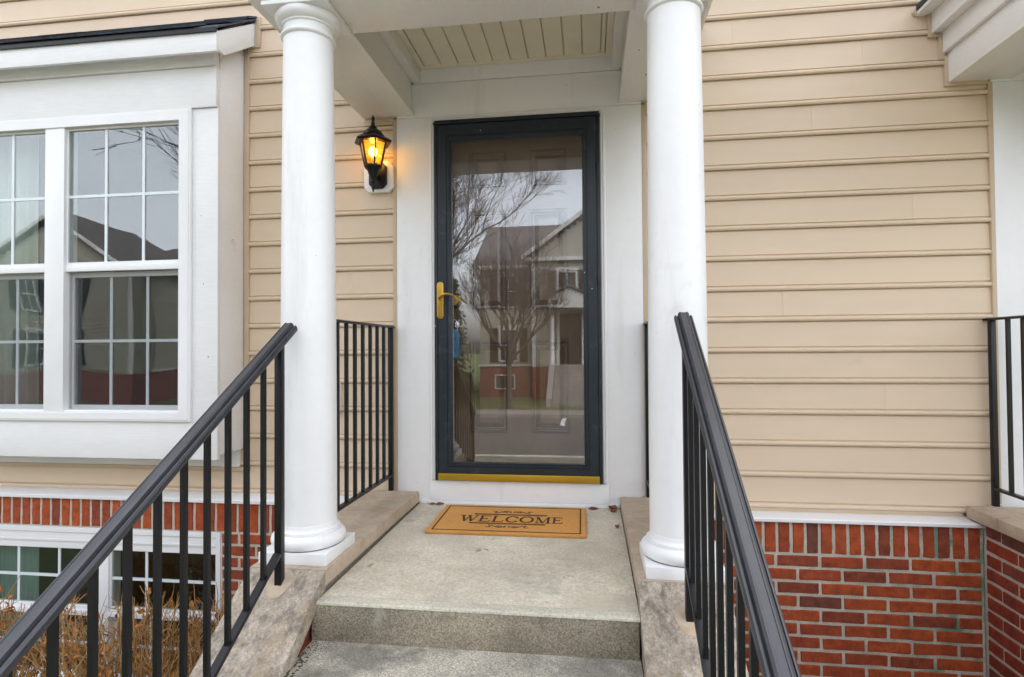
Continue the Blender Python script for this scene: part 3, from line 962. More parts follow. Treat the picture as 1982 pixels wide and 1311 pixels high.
# ================================================================== porch slab and steps
st = thing('concrete_stoop', 'worn concrete porch slab and steps leading up to the front door', 'steps', (-0.4, -1.3, GZ))
FL = lambda y: -0.8775 + 0.01207 * y
MB().prism([(-0.002, FL(0)), (-1.2430, FL(-1.243)), (-1.2430, -1.02), (-0.002, -1.02)], 'x', -0.9705, 0.1590).build('slab', CONC, st)
MB().prism([(-1.2455, FL(-1.2455)), (-1.286, FL(-1.29)), (-1.2925, FL(-1.29) - 0.004), (-1.2945, FL(-1.29) - 0.011), (-1.2945, -0.902), (-1.2455, -0.902)], 'x', -0.9700, 0.1595).build('edge_strip', CONCEDGE, st)
box('riser', AGGR, -0.9900, 0.1570, -1.2928, -1.02, -1.060, -0.9025, st, 0.004)
for k in range(6):
    yb_, yf_ = -1.2940 - 0.285 * k, -1.2940 - 0.285 * (k + 1)
    z = -1.0330 - 0.178 * k
    t = MB()
    pr = [(yb_ + 0.05, z + 0.003), (yf_ + 0.012, z - 0.003), (yf_ + 0.003, z - 0.007), (yf_, z - 0.015), (yf_, z - 0.17), (yb_ + 0.05, z - 0.17)]
    t.prism(pr, 'x', -0.9980 if k else -0.9850, 0.1600).build('step', TREAD, st)
MB().prism([(-1.0, -1.05), (-2.96, -2.3), (-1.0, -2.3)], 'x', -0.93, 0.15).build('core', TREAD, st)
rd = random.Random(21)
mb = MB()


def clod(mb, x, y, z, r, rnd):
    vs = []
    for d in ((1, 0, 0), (-1, 0, 0), (0, 1, 0), (0, -1, 0), (0, 0, 1), (0, 0, -1)):
        s = r * rnd.uniform(0.6, 1.3)
        vs.append((x + d[0] * s, y + d[1] * s, z + d[2] * s * 0.7))
    mb.add(vs, [(0, 2, 4), (2, 1, 4), (1, 3, 4), (3, 0, 4), (2, 0, 5), (1, 2, 5), (3, 1, 5), (0, 3, 5)])


for i in range(900):
    if i % 3 == 0:
        x, y = -0.98 + 1.12 * rd.random() ** 1.6, -1.297 - 0.006 * rd.random() ** 2
        r = rd.uniform(0.0015, 0.0042)
    elif i % 3 == 1:
        x, y = -0.985 + 0.045 * rd.random() ** 1.5, -1.30 - 0.28 * rd.random()
        r = rd.uniform(0.002, 0.006)
    else:
        a = rd.random()
        x, y = -0.980 + 0.18 * a * rd.random(), -1.298 - 0.10 * (1 - a) * rd.random() ** 1.5
        r = rd.uniform(0.0018, 0.0055)
    clod(mb, x, y, -1.0335, r, rd)
mb.build('soil_crumbs', mat('mossy_soil', (0.060, 0.050, 0.026), 0.95, var=((60, 0.4, 2.0),)), st, kind='stuff')

# ================================================================== side walls of the stairs
CT = -0.8088                      # top of the flat coping


def side_bricks(parent, x, y0, y1, ztop, face):
    for k in range(0, 15):
        z = -0.9105 - k * CP
        y = y1 - (0.0 if k % 2 else 0.107)
        e = [y1] if k % 2 else [y1, y]
        if not k % 2:
            y = y1 - 0.107
        while y - JP > y0 + 0.04:
            y -= JP
            e.append(y)
        e.append(y0)
        for a, b in zip(e[:-1], e[1:]):
            L = a - b - 0.011
            zt = ztop((a + b) / 2 - L / 2)
            if L < 0.03 or z + BH / 2 > zt:
                continue
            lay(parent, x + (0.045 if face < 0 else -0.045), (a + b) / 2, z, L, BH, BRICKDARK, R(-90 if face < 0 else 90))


def stair_wall(label, x0, x1, yflat, m, outer):
    t = thing('stair_side_wall', label, 'low wall', ((x0 + x1) / 2, -1.5, GZ))
    box('flat_coping', STONE, x0, x1, yflat, -0.0395, CT - 0.0595, CT, t, 0.004)
    ys, ye = yflat - 0.003, -3.0
    zt = lambda y: CT - 0.001 + m * (y - ys)
    MB().prism([(ys, zt(ys)), (ye, zt(ye)), (ye, zt(ye) - 0.074), (ys, zt(ys) - 0.074)], 'x', x0, x1).build('sloped_coping', STONEWORN, t, 0.004)
    xa, xb = (x0 + 0.046, x1 - 0.032) if outer < 0 else (x0 + 0.004, x1 - 0.046)
    c = [(0.0, CT - 0.0605), (yflat, CT - 0.0605), (ys, zt(ys) - 0.075), (ye + 0.02, zt(ye + 0.02) - 0.075), (ye + 0.02, GZ - 0.1), (0.0, GZ - 0.1)]
    xm, xn = (xa, xb - 0.008) if outer < 0 else (xa + 0.008, xb)
    MB().prism(c, 'x', xm, xn).build('wall_core', MORTAR, t)
    xm, xn = (xb - 0.0079, xb) if outer < 0 else (xa, xa + 0.0079)
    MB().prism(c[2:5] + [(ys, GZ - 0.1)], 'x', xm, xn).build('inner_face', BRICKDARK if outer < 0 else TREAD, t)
    MB().prism(c[:2] + [(yflat, GZ - 0.1), (0.0, GZ - 0.1)], 'x', xm, xn).build('inner_face', CONCEDGE, t)
    xo = x0 + 0.040 if outer < 0 else x1 - 0.040
    side_bricks(t, xo, -2.95, -0.112, lambda y: min(CT - 0.061, zt(y) - 0.078), outer)
    # the brick seen in the gap beside the first step
    for z in (-0.925, -0.995, -1.065, -1.135, -1.205):
        for y in (-1.29, -1.505, -1.72, -1.935):
            if z + 0.03 < zt(y - 0.1) - 0.070:
                xi = xb + 0.002 if outer < 0 else xa - 0.002
                lay(t, xi - (0.045 if outer < 0 else -0.045) + (0.004 if outer < 0 else -0.004), y, z, BL, BH, BRICK, R(90 if outer < 0 else -90))
    return t, zt


LW, ZL = stair_wall('low brick stair wall with pale limestone coping under the left column', -1.270, -0.9705, -1.2217, 0.675, -1)
RW, ZR = stair_wall('low brick stair wall with stained limestone coping under the right column', 0.1605, 0.4620, -1.1870, 0.650, 1)

# ================================================================== columns


def column(label, cx, cy):
    t = thing('porch_column', label, 'column', (cx, cy, CT), 'round white porch columns')
    box('plinth', WHITE, cx - 0.136, cx + 0.136, cy - 0.136, cy + 0.136, CT, CT + 0.043, t, 0.003)
    zb = CT + 0.043
    pr = [(0.128, 0.0)]
    for k in range(13):
        a = -math.pi / 2 + math.pi * k / 12
        pr.append((0.117 + 0.026 * math.cos(a), 0.0275 + 0.0275 * math.sin(a)))
    pr += [(0.121, 0.0555), (0.121, 0.0655), (0.1165, 0.0665)]
    for k in range(7):
        a = k / 6 * math.pi / 2
        pr.append((0.1165 - 0.0075 * math.sin(a), 0.0665 + 0.022 * (1 - math.cos(a))))
    pr.append((0.107, 0.092))
    MB().lathe(pr, (cx, cy, zb), 64).build('base', WHITE, t, smooth=True)
    z0, z1 = zb + 0.0915, 1.2500
    pr = []
    for k in range(25):
        u = k / 24
        pr.append((0.1085 - 0.0115 * u ** 1.7, (z1 - z0) * u))
    MB().lathe(pr, (cx, cy, z0), 64).build('shaft', WHITE, t, smooth=True)
    pr = [(0.094, 0.0), (0.0985, 0.0005)]
    for k in range(9):
        a = -math.pi / 2 + math.pi * k / 8
        pr.append((0.0995 + 0.0085 * math.cos(a), 0.010 + 0.0085 * math.sin(a)))
    pr += [(0.0975, 0.0195), (0.0955, 0.024), (0.0955, 0.049), (0.1035, 0.0505), (0.1035, 0.0575)]
    for k in range(9):
        a = k / 8 * math.pi / 2
        pr.append((0.1035 + 0.0245 * math.sin(a), 0.0575 + 0.026 * (1 - math.cos(a))))
    pr += [(0.1285, 0.0885), (0.126, 0.0934)]
    MB().lathe(pr, (cx, cy, z1), 64).build('capital', WHITE, t, smooth=True)
    box('abacus', WHITE, cx - 0.131, cx + 0.131, cy - 0.131, cy + 0.131, 1.3435, 1.3612, t, 0.002)
    return t


column('smooth round white column left of the front door beside the bay window', -1.1200, -1.0540)
column('smooth round white column right of the front door before the wide clapboard wall', 0.3270, -1.0400)

# ================================================================== porch roof
BZ = 1.3620


def porch_roof():
    t = thing('entrance_porch', 'white boxed porch canopy with a cream board ceiling above the front door', 'porch', (-0.41, -0.6, BZ))
    for xa, xb, s in ((-1.3025, -0.9957, -1), (0.1764, 0.4832, 1)):
        box('beam_soffit', BEAMW, xa, xb, -0.9040, -0.0005, BZ, BZ + 0.019, t, 0.001)
        xi = (xb - 0.0145, xb - 0.0345) if s < 0 else (xa + 0.0145, xa + 0.0345)
        box('beam_side', BEAMW, min(xi), max(xi), -0.9040, -0.0290, BZ + 0.0195, 1.68, t)
        xo = (xa, xa + 0.019) if s < 0 else (xb - 0.019, xb)
        box('beam_side', WOODW, xo[0], xo[1], -1.19, -0.0005, BZ + 0.0195, 1.516, t, 0.001)
        xo = (xa - 0.023, xa + 0.01) if s < 0 else (xb - 0.01, xb + 0.023)
        box('side_frieze', WOODW, xo[0], xo[1], -1.21, -0.0005, 1.5165, 1.650, t, 0.001)
        xo = (xa - 0.0735, xa + 0.01) if s < 0 else (xb - 0.01, xb + 0.0735)
        box('side_fascia', WOODW, xo[0], xo[1], -1.26, -0.0005, 1.6255 if 0 else 1.6505, 1.745, t, 0.001)
        xo = (xa - 0.0735, xa - 0.0235) if s < 0 else (xb + 0.0235, xb + 0.0735)
        box('side_fascia', WOODW, xo[0], xo[1], -1.26, -0.0005, 1.6240, 1.650, t, 0.001)
        xt = (-1.0095, -0.9580) if s < 0 else (0.1385, 0.1902)
        box('inner_frieze', BEAMW, xt[0], xt[1], -0.9040, -0.0295, 1.556, 1.66, t, 0.0015)
    box('beam_soffit', BEAMW, -1.3025, 0.4832, -1.1900, -0.9050, BZ + 0.0005, BZ + 0.0195, t, 0.001)
    box('beam_side', BEAMW, -0.99, 0.17, -0.925, -0.906, BZ + 0.020, 1.68, t)
    box('beam_side', BEAMW, -1.282, 0.463, -1.1895, -1.170, BZ + 0.020, 1.72, t, 0.001)
    cz = 1.6350
    x = -0.9250
    while x < 0.1:
        x1 = min(x + 0.0985, 0.104)
        b = MB().prism([(x + 0.004, cz), (x1 - 0.004, cz), (x1 - 0.001, cz + 0.006), (x1, cz + 0.012), (x, cz + 0.012), (x + 0.001, cz + 0.006)], 'y', -0.905, -0.054)
        b.build('soffit_board', SOFFIT, t)
        x += 0.1005
    box('soffit_back', SOFFIT, -0.96, 0.14, -0.905, -0.03, cz + 0.013, cz + 0.02, t)
    MB().box(-0.9578, -0.9265, -0.905, -0.0545, cz - 0.008, cz + 0.011).box(0.1065, 0.1383, -0.905, -0.0545, cz - 0.008, cz + 0.011).box(-0.9578, 0.1383, -0.0540, -0.0290, cz - 0.008, cz + 0.011).build('soffit_trim', SOFFIT, t, 0.0015)
    rr = MB().prism([(-1.452, 1.7460), (-0.41, 2.27), (0.632, 1.7460), (0.632, 1.770), (-0.41, 2.30), (-1.452, 1.770)], 'y', -1.34, -0.032)
    rr.build('roof', SLATE, t)
    for xa, xb in ((-1.446, -1.3765), (0.5572, 0.626)):
        box('eave_board', WOODW, xa, xb, -1.33, -0.001, 1.7255, 1.7445, t, 0.001)
    MB().prism([(-1.30, 1.746), (-0.41, 2.19), (0.48, 1.746)], 'y', -1.189, -1.17).build('gable_board', WOODW, t)
    return t


PR = porch_roof()

# ================================================================== railings
CAP = [(-0.021, -0.006), (-0.0285, -0.001), (-0.030, 0.006), (-0.030, 0.015), (-0.0265, 0.0205), (-0.0232, 0.0210), (-0.0222, 0.0165), (-0.0195, 0.0165), (-0.0170, 0.0290), (-0.012, 0.0335), (-0.009, 0.0335), (-0.008, 0.0315),
       (0.008, 0.0315), (0.009, 0.0335), (0.012, 0.0335), (0.0170, 0.0290), (0.0195, 0.0165), (0.0222, 0.0165), (0.0232, 0.0210), (0.0265, 0.0205), (0.030, 0.015), (0.030, 0.006), (0.0285, -0.001), (0.021, -0.006)]


def stair_rail(label, x, ytop, ztop, m, ypost, zbase, y0, zsurf):
    t = thing('stair_railing', label, 'railing', (x, ypost, zbase), 'black stair railings')
    yend = -2.34
    zc = lambda y: ztop + m * (y - ytop)
    MB().sweep(CAP, (x, ytop, zc(ytop) - 0.014), (x, yend, zc(yend) - 0.014)).build('top_rail', RAILCAP, t, smooth=False)
    zb = lambda y: zc(y) - 0.770
    MB().bar((x, ypost - 0.013, zb(ypost - 0.013)), (x, yend, zb(yend)), 0.027, 0.014).build('bottom_rail', BLACK, t, 0.0015)
    for yp in (ypost, yend + 0.03):
        MB().box(x - 0.0132, x + 0.0132, yp - 0.0132, yp + 0.0132, zsurf(yp) - 0.02, zc(yp) - 0.014).build('post', BLACK, t, 0.0015)
        pts = [(x + 0.047 * math.cos(a) * (1 + 0.1 * math.sin(3 * a)), yp - 0.004 + 0.050 * math.sin(a)) for a in [2 * math.pi * k / 20 for k in range(20)]]
        gm = MB()
        gm.add([(px, py, zsurf(py) + 0.0015) for px, py in pts] + [(px, py, zsurf(py) - 0.01) for px, py in pts],
               [tuple(range(20)), tuple(range(39, 19, -1))] + [(i, (i + 1) % 20, 20 + (i + 1) % 20, 20 + i) for i in range(20)])
        gm.build('grout_ring', STONE, t)
    proto = None
    y = y0
    while y > yend + 0.06:
        b = MB().box(x - 0.0074, x + 0.0074, y - 0.0074, y + 0.0074, zb(y) + 0.002, zc(y) - 0.016)
        if proto is None:
            proto = b.build('baluster', BLACK, t)
        else:
            c = proto.copy()
            COL.objects.link(c)
            c.parent = t
            dy = y - y0
            c.location = proto.location + Vector((0, dy, m * dy))
            WL[c] = WL[proto] + Vector((0, dy, m * dy))
        y -= 0.0988
    return t


stair_rail('black metal stair railing sloping down the left side of the steps', -1.1234, -1.192, 0.092, 0.628, -1.2707, -0.843, -1.3760, ZL)
stair_rail('black metal stair railing sloping down the right side of the steps', 0.3170, -1.2330, 0.108, 0.672, -1.2973, -0.861, -1.3560, ZR)


def porch_rail(label, x, ynear):
    t = thing('porch_railing', label, 'railing', (x, -0.043, CT), 'short black porch railings')
    MB().prism([(-0.019 + x, 0.128), (0.019 + x, 0.128), (0.019 + x, 0.136), (0.012 + x, 0.141), (-0.012 + x, 0.141), (-0.019 + x, 0.136)], 'y', ynear, -0.006).build('top_rail', BLACK, t)
    box('bottom_rail', BLACK, x - 0.0125, x + 0.0125, ynear, -0.0555, -0.726, -0.712, t, 0.001)
    box('post', BLACK, x - 0.0125, x + 0.0125, -0.0553, -0.0303, CT - 0.01, 0.1275, t, 0.0015)
    MB().lathe([(0.036, -0.004), (0.035, 0.0015), (0.02, 0.002)], (x, -0.043, CT), 20).build('grout_ring', STONE, t, smooth=True)
    proto = None
    for k in range(8):
        if proto is None:
            proto = box('baluster', BLACK, x - 0.0078, x + 0.0078, -0.1643, -0.1487, -0.7118, 0.1278, t)
        else:
            c = proto.copy()
            COL.objects.link(c)
            c.parent = t
            c.location = proto.location + Vector((0, -0.0998 * k, 0))
            WL[c] = WL[proto] + Vector((0, -0.0998 * k, 0))
    return t


PL = porch_rail('short level black railing between the left column and the lantern wall', -1.1360, -0.955)
porch_rail('short level black railing mostly hidden behind the right column', 0.3130, -0.940)

# ================================================================== neighbouring porch on the right
DX = Vector((3.155, 0, 0))


def neighbour(src, label):
    c = copy_tree(src, None, DX)
    c['label'] = label
    return c


neighbour(LW, 'low brick stair wall with limestone coping of the neighbouring porch at the right edge')
neighbour(PL, 'short level black railing of the neighbouring porch at the right edge')
neighbour(dc, 'flat white door surround of the neighbouring porch at the right edge')
neighbour(sd, 'dark storm door of the neighbouring porch beyond the right edge')
neighbour(ed, 'dark brown entry door of the neighbouring porch beyond the right edge')
neighbour(st, 'concrete porch slab and steps of the neighbouring porch beyond the right edge')
neighbour(PR, 'white boxed eave of the neighbouring porch at the top right corner')

# ================================================================== lantern
lx, ly = -1.1930, -0.1600
oc = lambda x0, x1, z0, z1, c: [(x0 + c, z0), (x1 - c, z0), (x1, z0 + c), (x1, z1 - c), (x1 - c, z1), (x0 + c, z1), (x0, z1 - c), (x0, z0 + c)]
lb = tag(MB().prism(oc(-1.2930, -1.1180, 0.9190, 1.1010, 0.028), 'y', -0.046, -0.006).build('mounting_block', VINYLW, None, 0.006), 'white octagonal mounting block on the clapboards behind the lantern', 'mounting block')
ln = thing('wall_lantern', 'lit black coach lantern with amber glass mounted left of the front door', 'wall lantern', (lx, -0.046, 1.0))
MB().prism(oc(-1.2580, -1.1500, 0.9350, 1.0880, 0.026), 'y', -0.064, -0.0465).build('back_plate', BLACK, ln, 0.005)
arm = [(-1.2030, -0.060, 1.005), (-1.200, -0.085, 0.990), (-1.196, -0.115, 0.982), (lx, -0.145, 0.988), (lx, ly, 1.005)]
MB().tube(arm, [0.013, 0.011, 0.010, 0.010, 0.012], 10).build('arm', BLACK, ln, smooth=True)
MB().lathe([(0.003, -0.112), (0.006, -0.098), (0.011, -0.085), (0.007, -0.074), (0.010, -0.066), (0.016, -0.055), (0.010, -0.042), (0.016, -0.030), (0.026, -0.012), (0.032, 0.008), (0.045, 0.020), (0.050, 0.028), (0.050, 0.034)], (lx, ly, 1.0), 24).build('cup', BLACK, ln, smooth=True)
r0, r1, zb, ztp = 0.0475, 0.0770, 1.034, 1.176
hexp = lambda r, z, k: Vector((lx + r * math.cos(k * math.pi / 3), ly + r * math.sin(k * math.pi / 3), z))
mb = MB()
for k in range(6):
    mb.bar(hexp(r0, zb, k), hexp(r1, ztp, k), 0.0085, 0.0085, up=hexp(1, 0, k) - hexp(0, 0, k))
mb.lathe([(0.050, 0.0), (0.052, 0.004), (0.046, 0.008)], (lx, ly, zb - 0.002), 6).build('cage', BLACK, ln)
for k in range(6):
    a, b = hexp(r0 - 0.003, zb + 0.004, k), hexp(r0 - 0.003, zb + 0.004, k + 1)
    c, d = hexp(r1 - 0.003, ztp - 0.002, k + 1), hexp(r1 - 0.003, ztp - 0.002, k)
    nrm = (b - a).cross(d - a).normalized() * 0.0015
    MB().add([p + nrm for p in (a, b, c, d)] + [p - nrm for p in (a, b, c, d)], [(0, 1, 2, 3), (7, 6, 5, 4), (0, 4, 5, 1), (1, 5, 6, 2), (2, 6, 7, 3), (3, 7, 4, 0)]).build('glass_pane', AMBER, ln)
cp = MB().lathe([(0.100, -0.018), (0.1100, -0.008), (0.0850, 0.010), (0.066, 0.020), (0.064, 0.026)], (lx, ly, 1.180), 6)
cp.lathe([(0.060, 0.024), (0.056, 0.036), (0.044, 0.050), (0.028, 0.062), (0.020, 0.066), (0.024, 0.071), (0.014, 0.076)], (lx, ly, 1.180), 24)
cp.build('cap', BLACK, ln, smooth=True)
MB().lathe([(0.012, 0.0), (0.015, 0.010), (0.009, 0.018), (0.012, 0.024), (0.006, 0.032), (0.010, 0.042), (0.0095, 0.052), (0.002, 0.068)], (lx, ly, 1.253), 16).build('finial', BLACK, ln, smooth=True)
MB().lathe([(0.012, 0.0), (0.0125, 0.05), (0.011, 0.052)], (lx, ly, zb), 16).build('candle_socket', SOFFIT, ln, smooth=True)
sp = [(0.023 * math.sin(math.pi * k / 12) + 0.0004, -0.030 * math.cos(math.pi * k / 12)) for k in range(13)]
MB().lathe(sp, (lx, ly, zb + 0.080), 20).build('bulb', BULB, ln, smooth=True)
ll = bpy.data.lights.new('lantern_light', 'POINT')
ll.energy = 0.22
ll.color = (1.0, 0.60, 0.22)
ll.shadow_soft_size = 0.02
lo = link('lantern_light', ll, (lx, ly, zb + 0.127), ln)

oc_ = tag(MB().prism(oc(-1.535, -1.448, -0.364, -0.186, 0.012), 'y', -0.045, -0.006).build('outlet_cover', VINYLW, None, 0.006), 'white outlet cover low on the clapboards behind the left column', 'outlet cover')

# ================================================================== doormat
mt = thing('doormat', 'orange coir doormat with black WELCOME lettering, scrolls and border', 'doormat', (-0.408, -0.315, FL(-0.315)))
MX0, MX1, MY0, MY1 = -0.792, -0.024, -0.541, -0.088
MZ = FL(-0.315)
box('mat_body', COIR, MX0, MX1, MY0, MY1, MZ + 0.0005, MZ + 0.0140, mt, 0.004)
rd = random.Random(11)
mb = MB()
for i in range(5200):
    e = rd.random()
    w, h = MX1 - MX0, MY1 - MY0
    if e < 0.42:
        x, y, d = rd.uniform(MX0, MX1), MY0 + rd.uniform(-0.002, 0.010), (0, -1)
    elif e < 0.62:
        x, y, d = rd.uniform(MX0, MX1), MY1 - rd.uniform(-0.002, 0.010), (0, 1)
    elif e < 0.81:
        x, y, d = MX0 + rd.uniform(-0.002, 0.010), rd.uniform(MY0, MY1), (-1, 0)
    else:
        x, y, d = MX1 - rd.uniform(-0.002, 0.010), rd.uniform(MY0, MY1), (1, 0)
    z = MZ + rd.uniform(0.002, 0.013)
    L = rd.uniform(0.003, 0.0075)
    sx, sy = (0.0008, 0) if d[0] == 0 else (0, 0.0008)
    tip = (x + d[0] * L + rd.uniform(-0.003, 0.003), y + d[1] * L + rd.uniform(-0.003, 0.003), z + rd.uniform(-0.002, 0.005))
    mb.add([(x - sx, y - sy, z), (x + sx, y + sy, z), tip], [(0, 1, 2)])
for i in range(9000):
    x, y = rd.uniform(MX0, MX1), rd.uniform(MY0, MY1)
    z = MZ + 0.0135
    a = rd.uniform(0, math.pi)
    L = rd.uniform(0.0008, 0.0022)
    mb.add([(x - 0.0007 * math.cos(a), y - 0.0007 * math.sin(a), z), (x + 0.0007 * math.cos(a), y + 0.0007 * math.sin(a), z),
            (x + rd.uniform(-0.0015, 0.0015), y + rd.uniform(-0.0015, 0.0015), z + L)], [(0, 1, 2)])
mb.build('coir_fibres', COIR, mt, recalc=False, kind='stuff')
ZP, ZQ = MZ + 0.0142, MZ + 0.0158
rect = lambda mb, x0, x1, y0, y1: mb.box(x0, x1, y0, y1, ZP, ZQ)
mb = MB()
i_, w_ = 0.024, 0.0062
rect(mb, MX0 + i_, MX1 - i_, MY0 + i_, MY0 + i_ + w_)
rect(mb, MX0 + i_, MX1 - i_, MY1 - i_ - w_, MY1 - i_)
rect(mb, MX0 + i_, MX0 + i_ + w_, MY0 + i_ + w_, MY1 - i_ - w_)
rect(mb, MX1 - i_ - w_, MX1 - i_, MY0 + i_ + w_, MY1 - i_ - w_)
mb.build('border_line', INK, mt)
mb = MB()
for y in (-0.2460, -0.2560, -0.3945, -0.4045):
    dx = -0.01 if y < -0.3 else 0.0
    rect(mb, -0.6050 + dx * 0, -0.2230, y - 0.0018, y + 0.0018)
mb.build('ruled_lines', INK, mt)


def letters():
    mb = MB()
    B_, H_ = -0.3740, 0.0970
    def quad(*p):
        mb.prism([(X + a * SC, B_ + b * H_) for a, b in p], 'z', ZP, ZQ)
    def st(x0, y0, x1, y1, w):
        quad((x0 - w / 2, y0), (x0 + w / 2, y0), (x1 + w / 2, y1), (x1 - w / 2, y1))
    def hb(x0, x1, y0, y1):
        quad((x0, y0), (x1, y0), (x1, y1), (x0, y1))
    def arc(cx, cy, rx, ry, a0, a1, thick, thin):
        n = 26
        for k in range(n):
            u, v = a0 + (a1 - a0) * k / n, a0 + (a1 - a0) * (k + 1) / n
            def pt(t, o):
                w = thin + (thick - thin) * abs(math.cos(t))
                return (cx + (rx - (w if o else 0)) * math.cos(t), cy + (ry - (w if o else 0)) * math.sin(t))
            quad(pt(u, 0), pt(v, 0), pt(v, 1), pt(u, 1))
    TH, TN, SE = 0.17, 0.07, 0.055
    SC = 0.066
    X = -0.6660
    # W
    st(0.14, 1, 0.45, 0, TH); st(0.45, 0, 0.72, 1, TN); st(0.66, 1, 0.97, 0, TH); st(0.97, 0, 1.26, 1, TN)
    hb(-0.06, 0.34, 0.95, 1.0); hb(0.54, 0.86, 0.95, 1.0); hb(1.12, 1.40, 0.95, 1.0)
    X = -0.5660
    def E():
        st(0.18, 0, 0.18, 1, TH); hb(0.0, 0.86, 0.0, SE); hb(0.0, 0.82, 1 - SE, 1.0); hb(0.2, 0.62, 0.49, 0.49 + SE)
        quad((0.76, 0.0), (0.86, 0.0), (0.90, 0.24), (0.85, 0.24)); quad((0.74, 1.0), (0.82, 1.0), (0.84, 0.80), (0.80, 0.80)); hb(0.58, 0.63, 0.38, 0.66)
    E()
    X = -0.4980
    st(0.18, 0, 0.18, 1, TH); hb(0.0, 0.84, 0.0, SE); hb(0.0, 0.40, 1 - SE, 1.0); quad((0.74, 0.0), (0.84, 0.0), (0.90, 0.28), (0.85, 0.28))
    X = -0.4300
    arc(0.52, 0.5, 0.52, 0.52, 0.62, 2 * math.pi - 0.62, TH, TN); hb(0.88, 0.94, 0.68, 0.98)
    X = -0.3590
    arc(0.56, 0.5, 0.56, 0.52, 0, 2 * math.pi, TH, TN)
    X = -0.2800
    st(0.18, 0, 0.18, 1, TN); st(0.20, 1, 0.60, 0.0, TH); st(0.60, 0.0, 0.98, 1, TN); st(1.02, 0, 1.02, 1, TH)
    hb(0.02, 0.36, 0.0, SE); hb(0.82, 1.22, 0.0, SE); hb(0.0, 0.28, 1 - SE, 1.0); hb(0.94, 1.22, 1 - SE, 1.0)
    X = -0.1930
    SC = 0.060
    E()
    return mb


letters().build('lettering', INK, mt, recalc=True)


def ribbon(mb, pts, w0, w1):
    n = len(pts)
    for k in range(n - 1):
        (x0, y0), (x1, y1) = pts[k], pts[k + 1]
        dx, dy = x1 - x0, y1 - y0
        l = math.hypot(dx, dy) or 1
        px, py = -dy / l, dx / l
        a = (w0 + (w1 - w0) * math.sin(math.pi * k / n)) / 2
        b = (w0 + (w1 - w0) * math.sin(math.pi * (k + 1) / n)) / 2
        mb.prism([(x0 - px * a, y0 - py * a), (x1 - px * b, y1 - py * b), (x1 + px * b, y1 + py * b), (x0 + px * a, y0 + py * a)], 'z', ZP, ZQ)


def scroll(cx, cy, flip):
    mb = MB()
    for s in (-1, 1):
        p = []
        for k in range(26):
            t = k / 25
            a = t * 2.6 * math.pi
            r = 0.017 * (1 - 0.75 * t)
            p.append((cx + s * (0.036 + r * math.cos(a - 1.2)), cy + flip * (0.004 + r * math.sin(a - 1.2))))
        ribbon(mb, p, 0.0018, 0.0042)
        p = []
        for k in range(22):
            t = k / 21
            p.append((cx + s * (0.010 + 0.085 * t), cy + flip * (0.022 * math.sin(t * math.pi * 1.5) * (1 - 0.4 * t) - 0.004)))
        ribbon(mb, p, 0.0018, 0.0048)
        p = [(cx + s * (0.095 + 0.012 * math.cos(a)), cy + flip * (0.004 + 0.010 * math.sin(a))) for a in [4.7 - 0.28 * k for k in range(16)]]
        ribbon(mb, p, 0.0018, 0.0040)
        p = [(cx + s * (0.004 + 0.010 * t), cy + flip * (-0.012 + 0.034 * t)) for t in [k / 8 for k in range(9)]]
        ribbon(mb, p, 0.0016, 0.0034)
    return mb


scroll(-0.4080, -0.2080, 1).build('scroll_ornament', INK, mt)
scroll(-0.4080, -0.4420, -1).build('scroll_ornament', INK, mt)
mt.rotation_euler = (0.01207, 0, R(0.5))

# ================================================================== dry leaves on the porch
LF = random.Random(4)


def dry_leaf(label, x, y, size, curl, rot, m=LEAFBROWN):
    z = FL(y)
    vs, fs = [], []
    nx, ny = 8, 4
    for i in range(nx + 1):
        t = i / nx
        w = math.sin(math.pi * min(1, t * 1.02)) ** 0.75 * 0.36 * (1.15 - 0.4 * t)
        for j in range(ny + 1):
            v = (j / ny - 0.5) * 2
            lx_, ly_ = (t - 0.5), v * w
            h = curl * (ly_ * ly_ * 2.2 + 0.55 * (t - 0.5) ** 2) + 0.05 * math.sin(5 * t + 3 * v) * curl
            a = rot
            vs.append((x + size * (lx_ * math.cos(a) - ly_ * math.sin(a)), y + size * (lx_ * math.sin(a) + ly_ * math.cos(a)), z + 0.002 + size * max(0, h)))
    for i in range(nx):
        for j in range(ny):
            a = i * (ny + 1) + j
            fs.append((a, a + 1, a + ny + 2, a + ny + 1))
    mb = MB().add(vs, fs)
    ca, sa = math.cos(rot), math.sin(rot)
    s0 = Vector((x - 0.5 * size * ca, y - 0.5 * size * sa, z + 0.004 + size * 0.14 * curl))
    mb.tube([s0, s0 + Vector((-0.3 * size * ca, -0.3 * size * sa, 0.006))], 0.0009, 5)
    return tag(mb.build('dry_leaf', m, None, smooth=True), label, 'leaf', 'dry leaves on the porch')


dry_leaf('largest curled brown leaf in the right corner by the door sill', 0.1180, -0.062, 0.060, 1.7, 2.3)
dry_leaf('small dark leaf just in front of the big curled leaf', 0.1220, -0.100, 0.036, 1.2, 0.6)
dry_leaf('flat brown leaf on the sill line right behind the doormat corner', 0.0150, -0.058, 0.055, 0.7, 0.1)
dry_leaf('lone brown leaf against the right edge of the porch floor', 0.1300, -0.360, 0.036, 1.3, 1.2)
dry_leaf('thin brown leaf left of the doormat by the sill', -0.8450, -0.058, 0.050, 0.9, 0.3)
dry_leaf('tiny brown leaf scrap at the left end of the sill', -0.8900, -0.052, 0.040, 0.6, 0.05)

# ================================================================== bare shrubs in the bed below the basement window


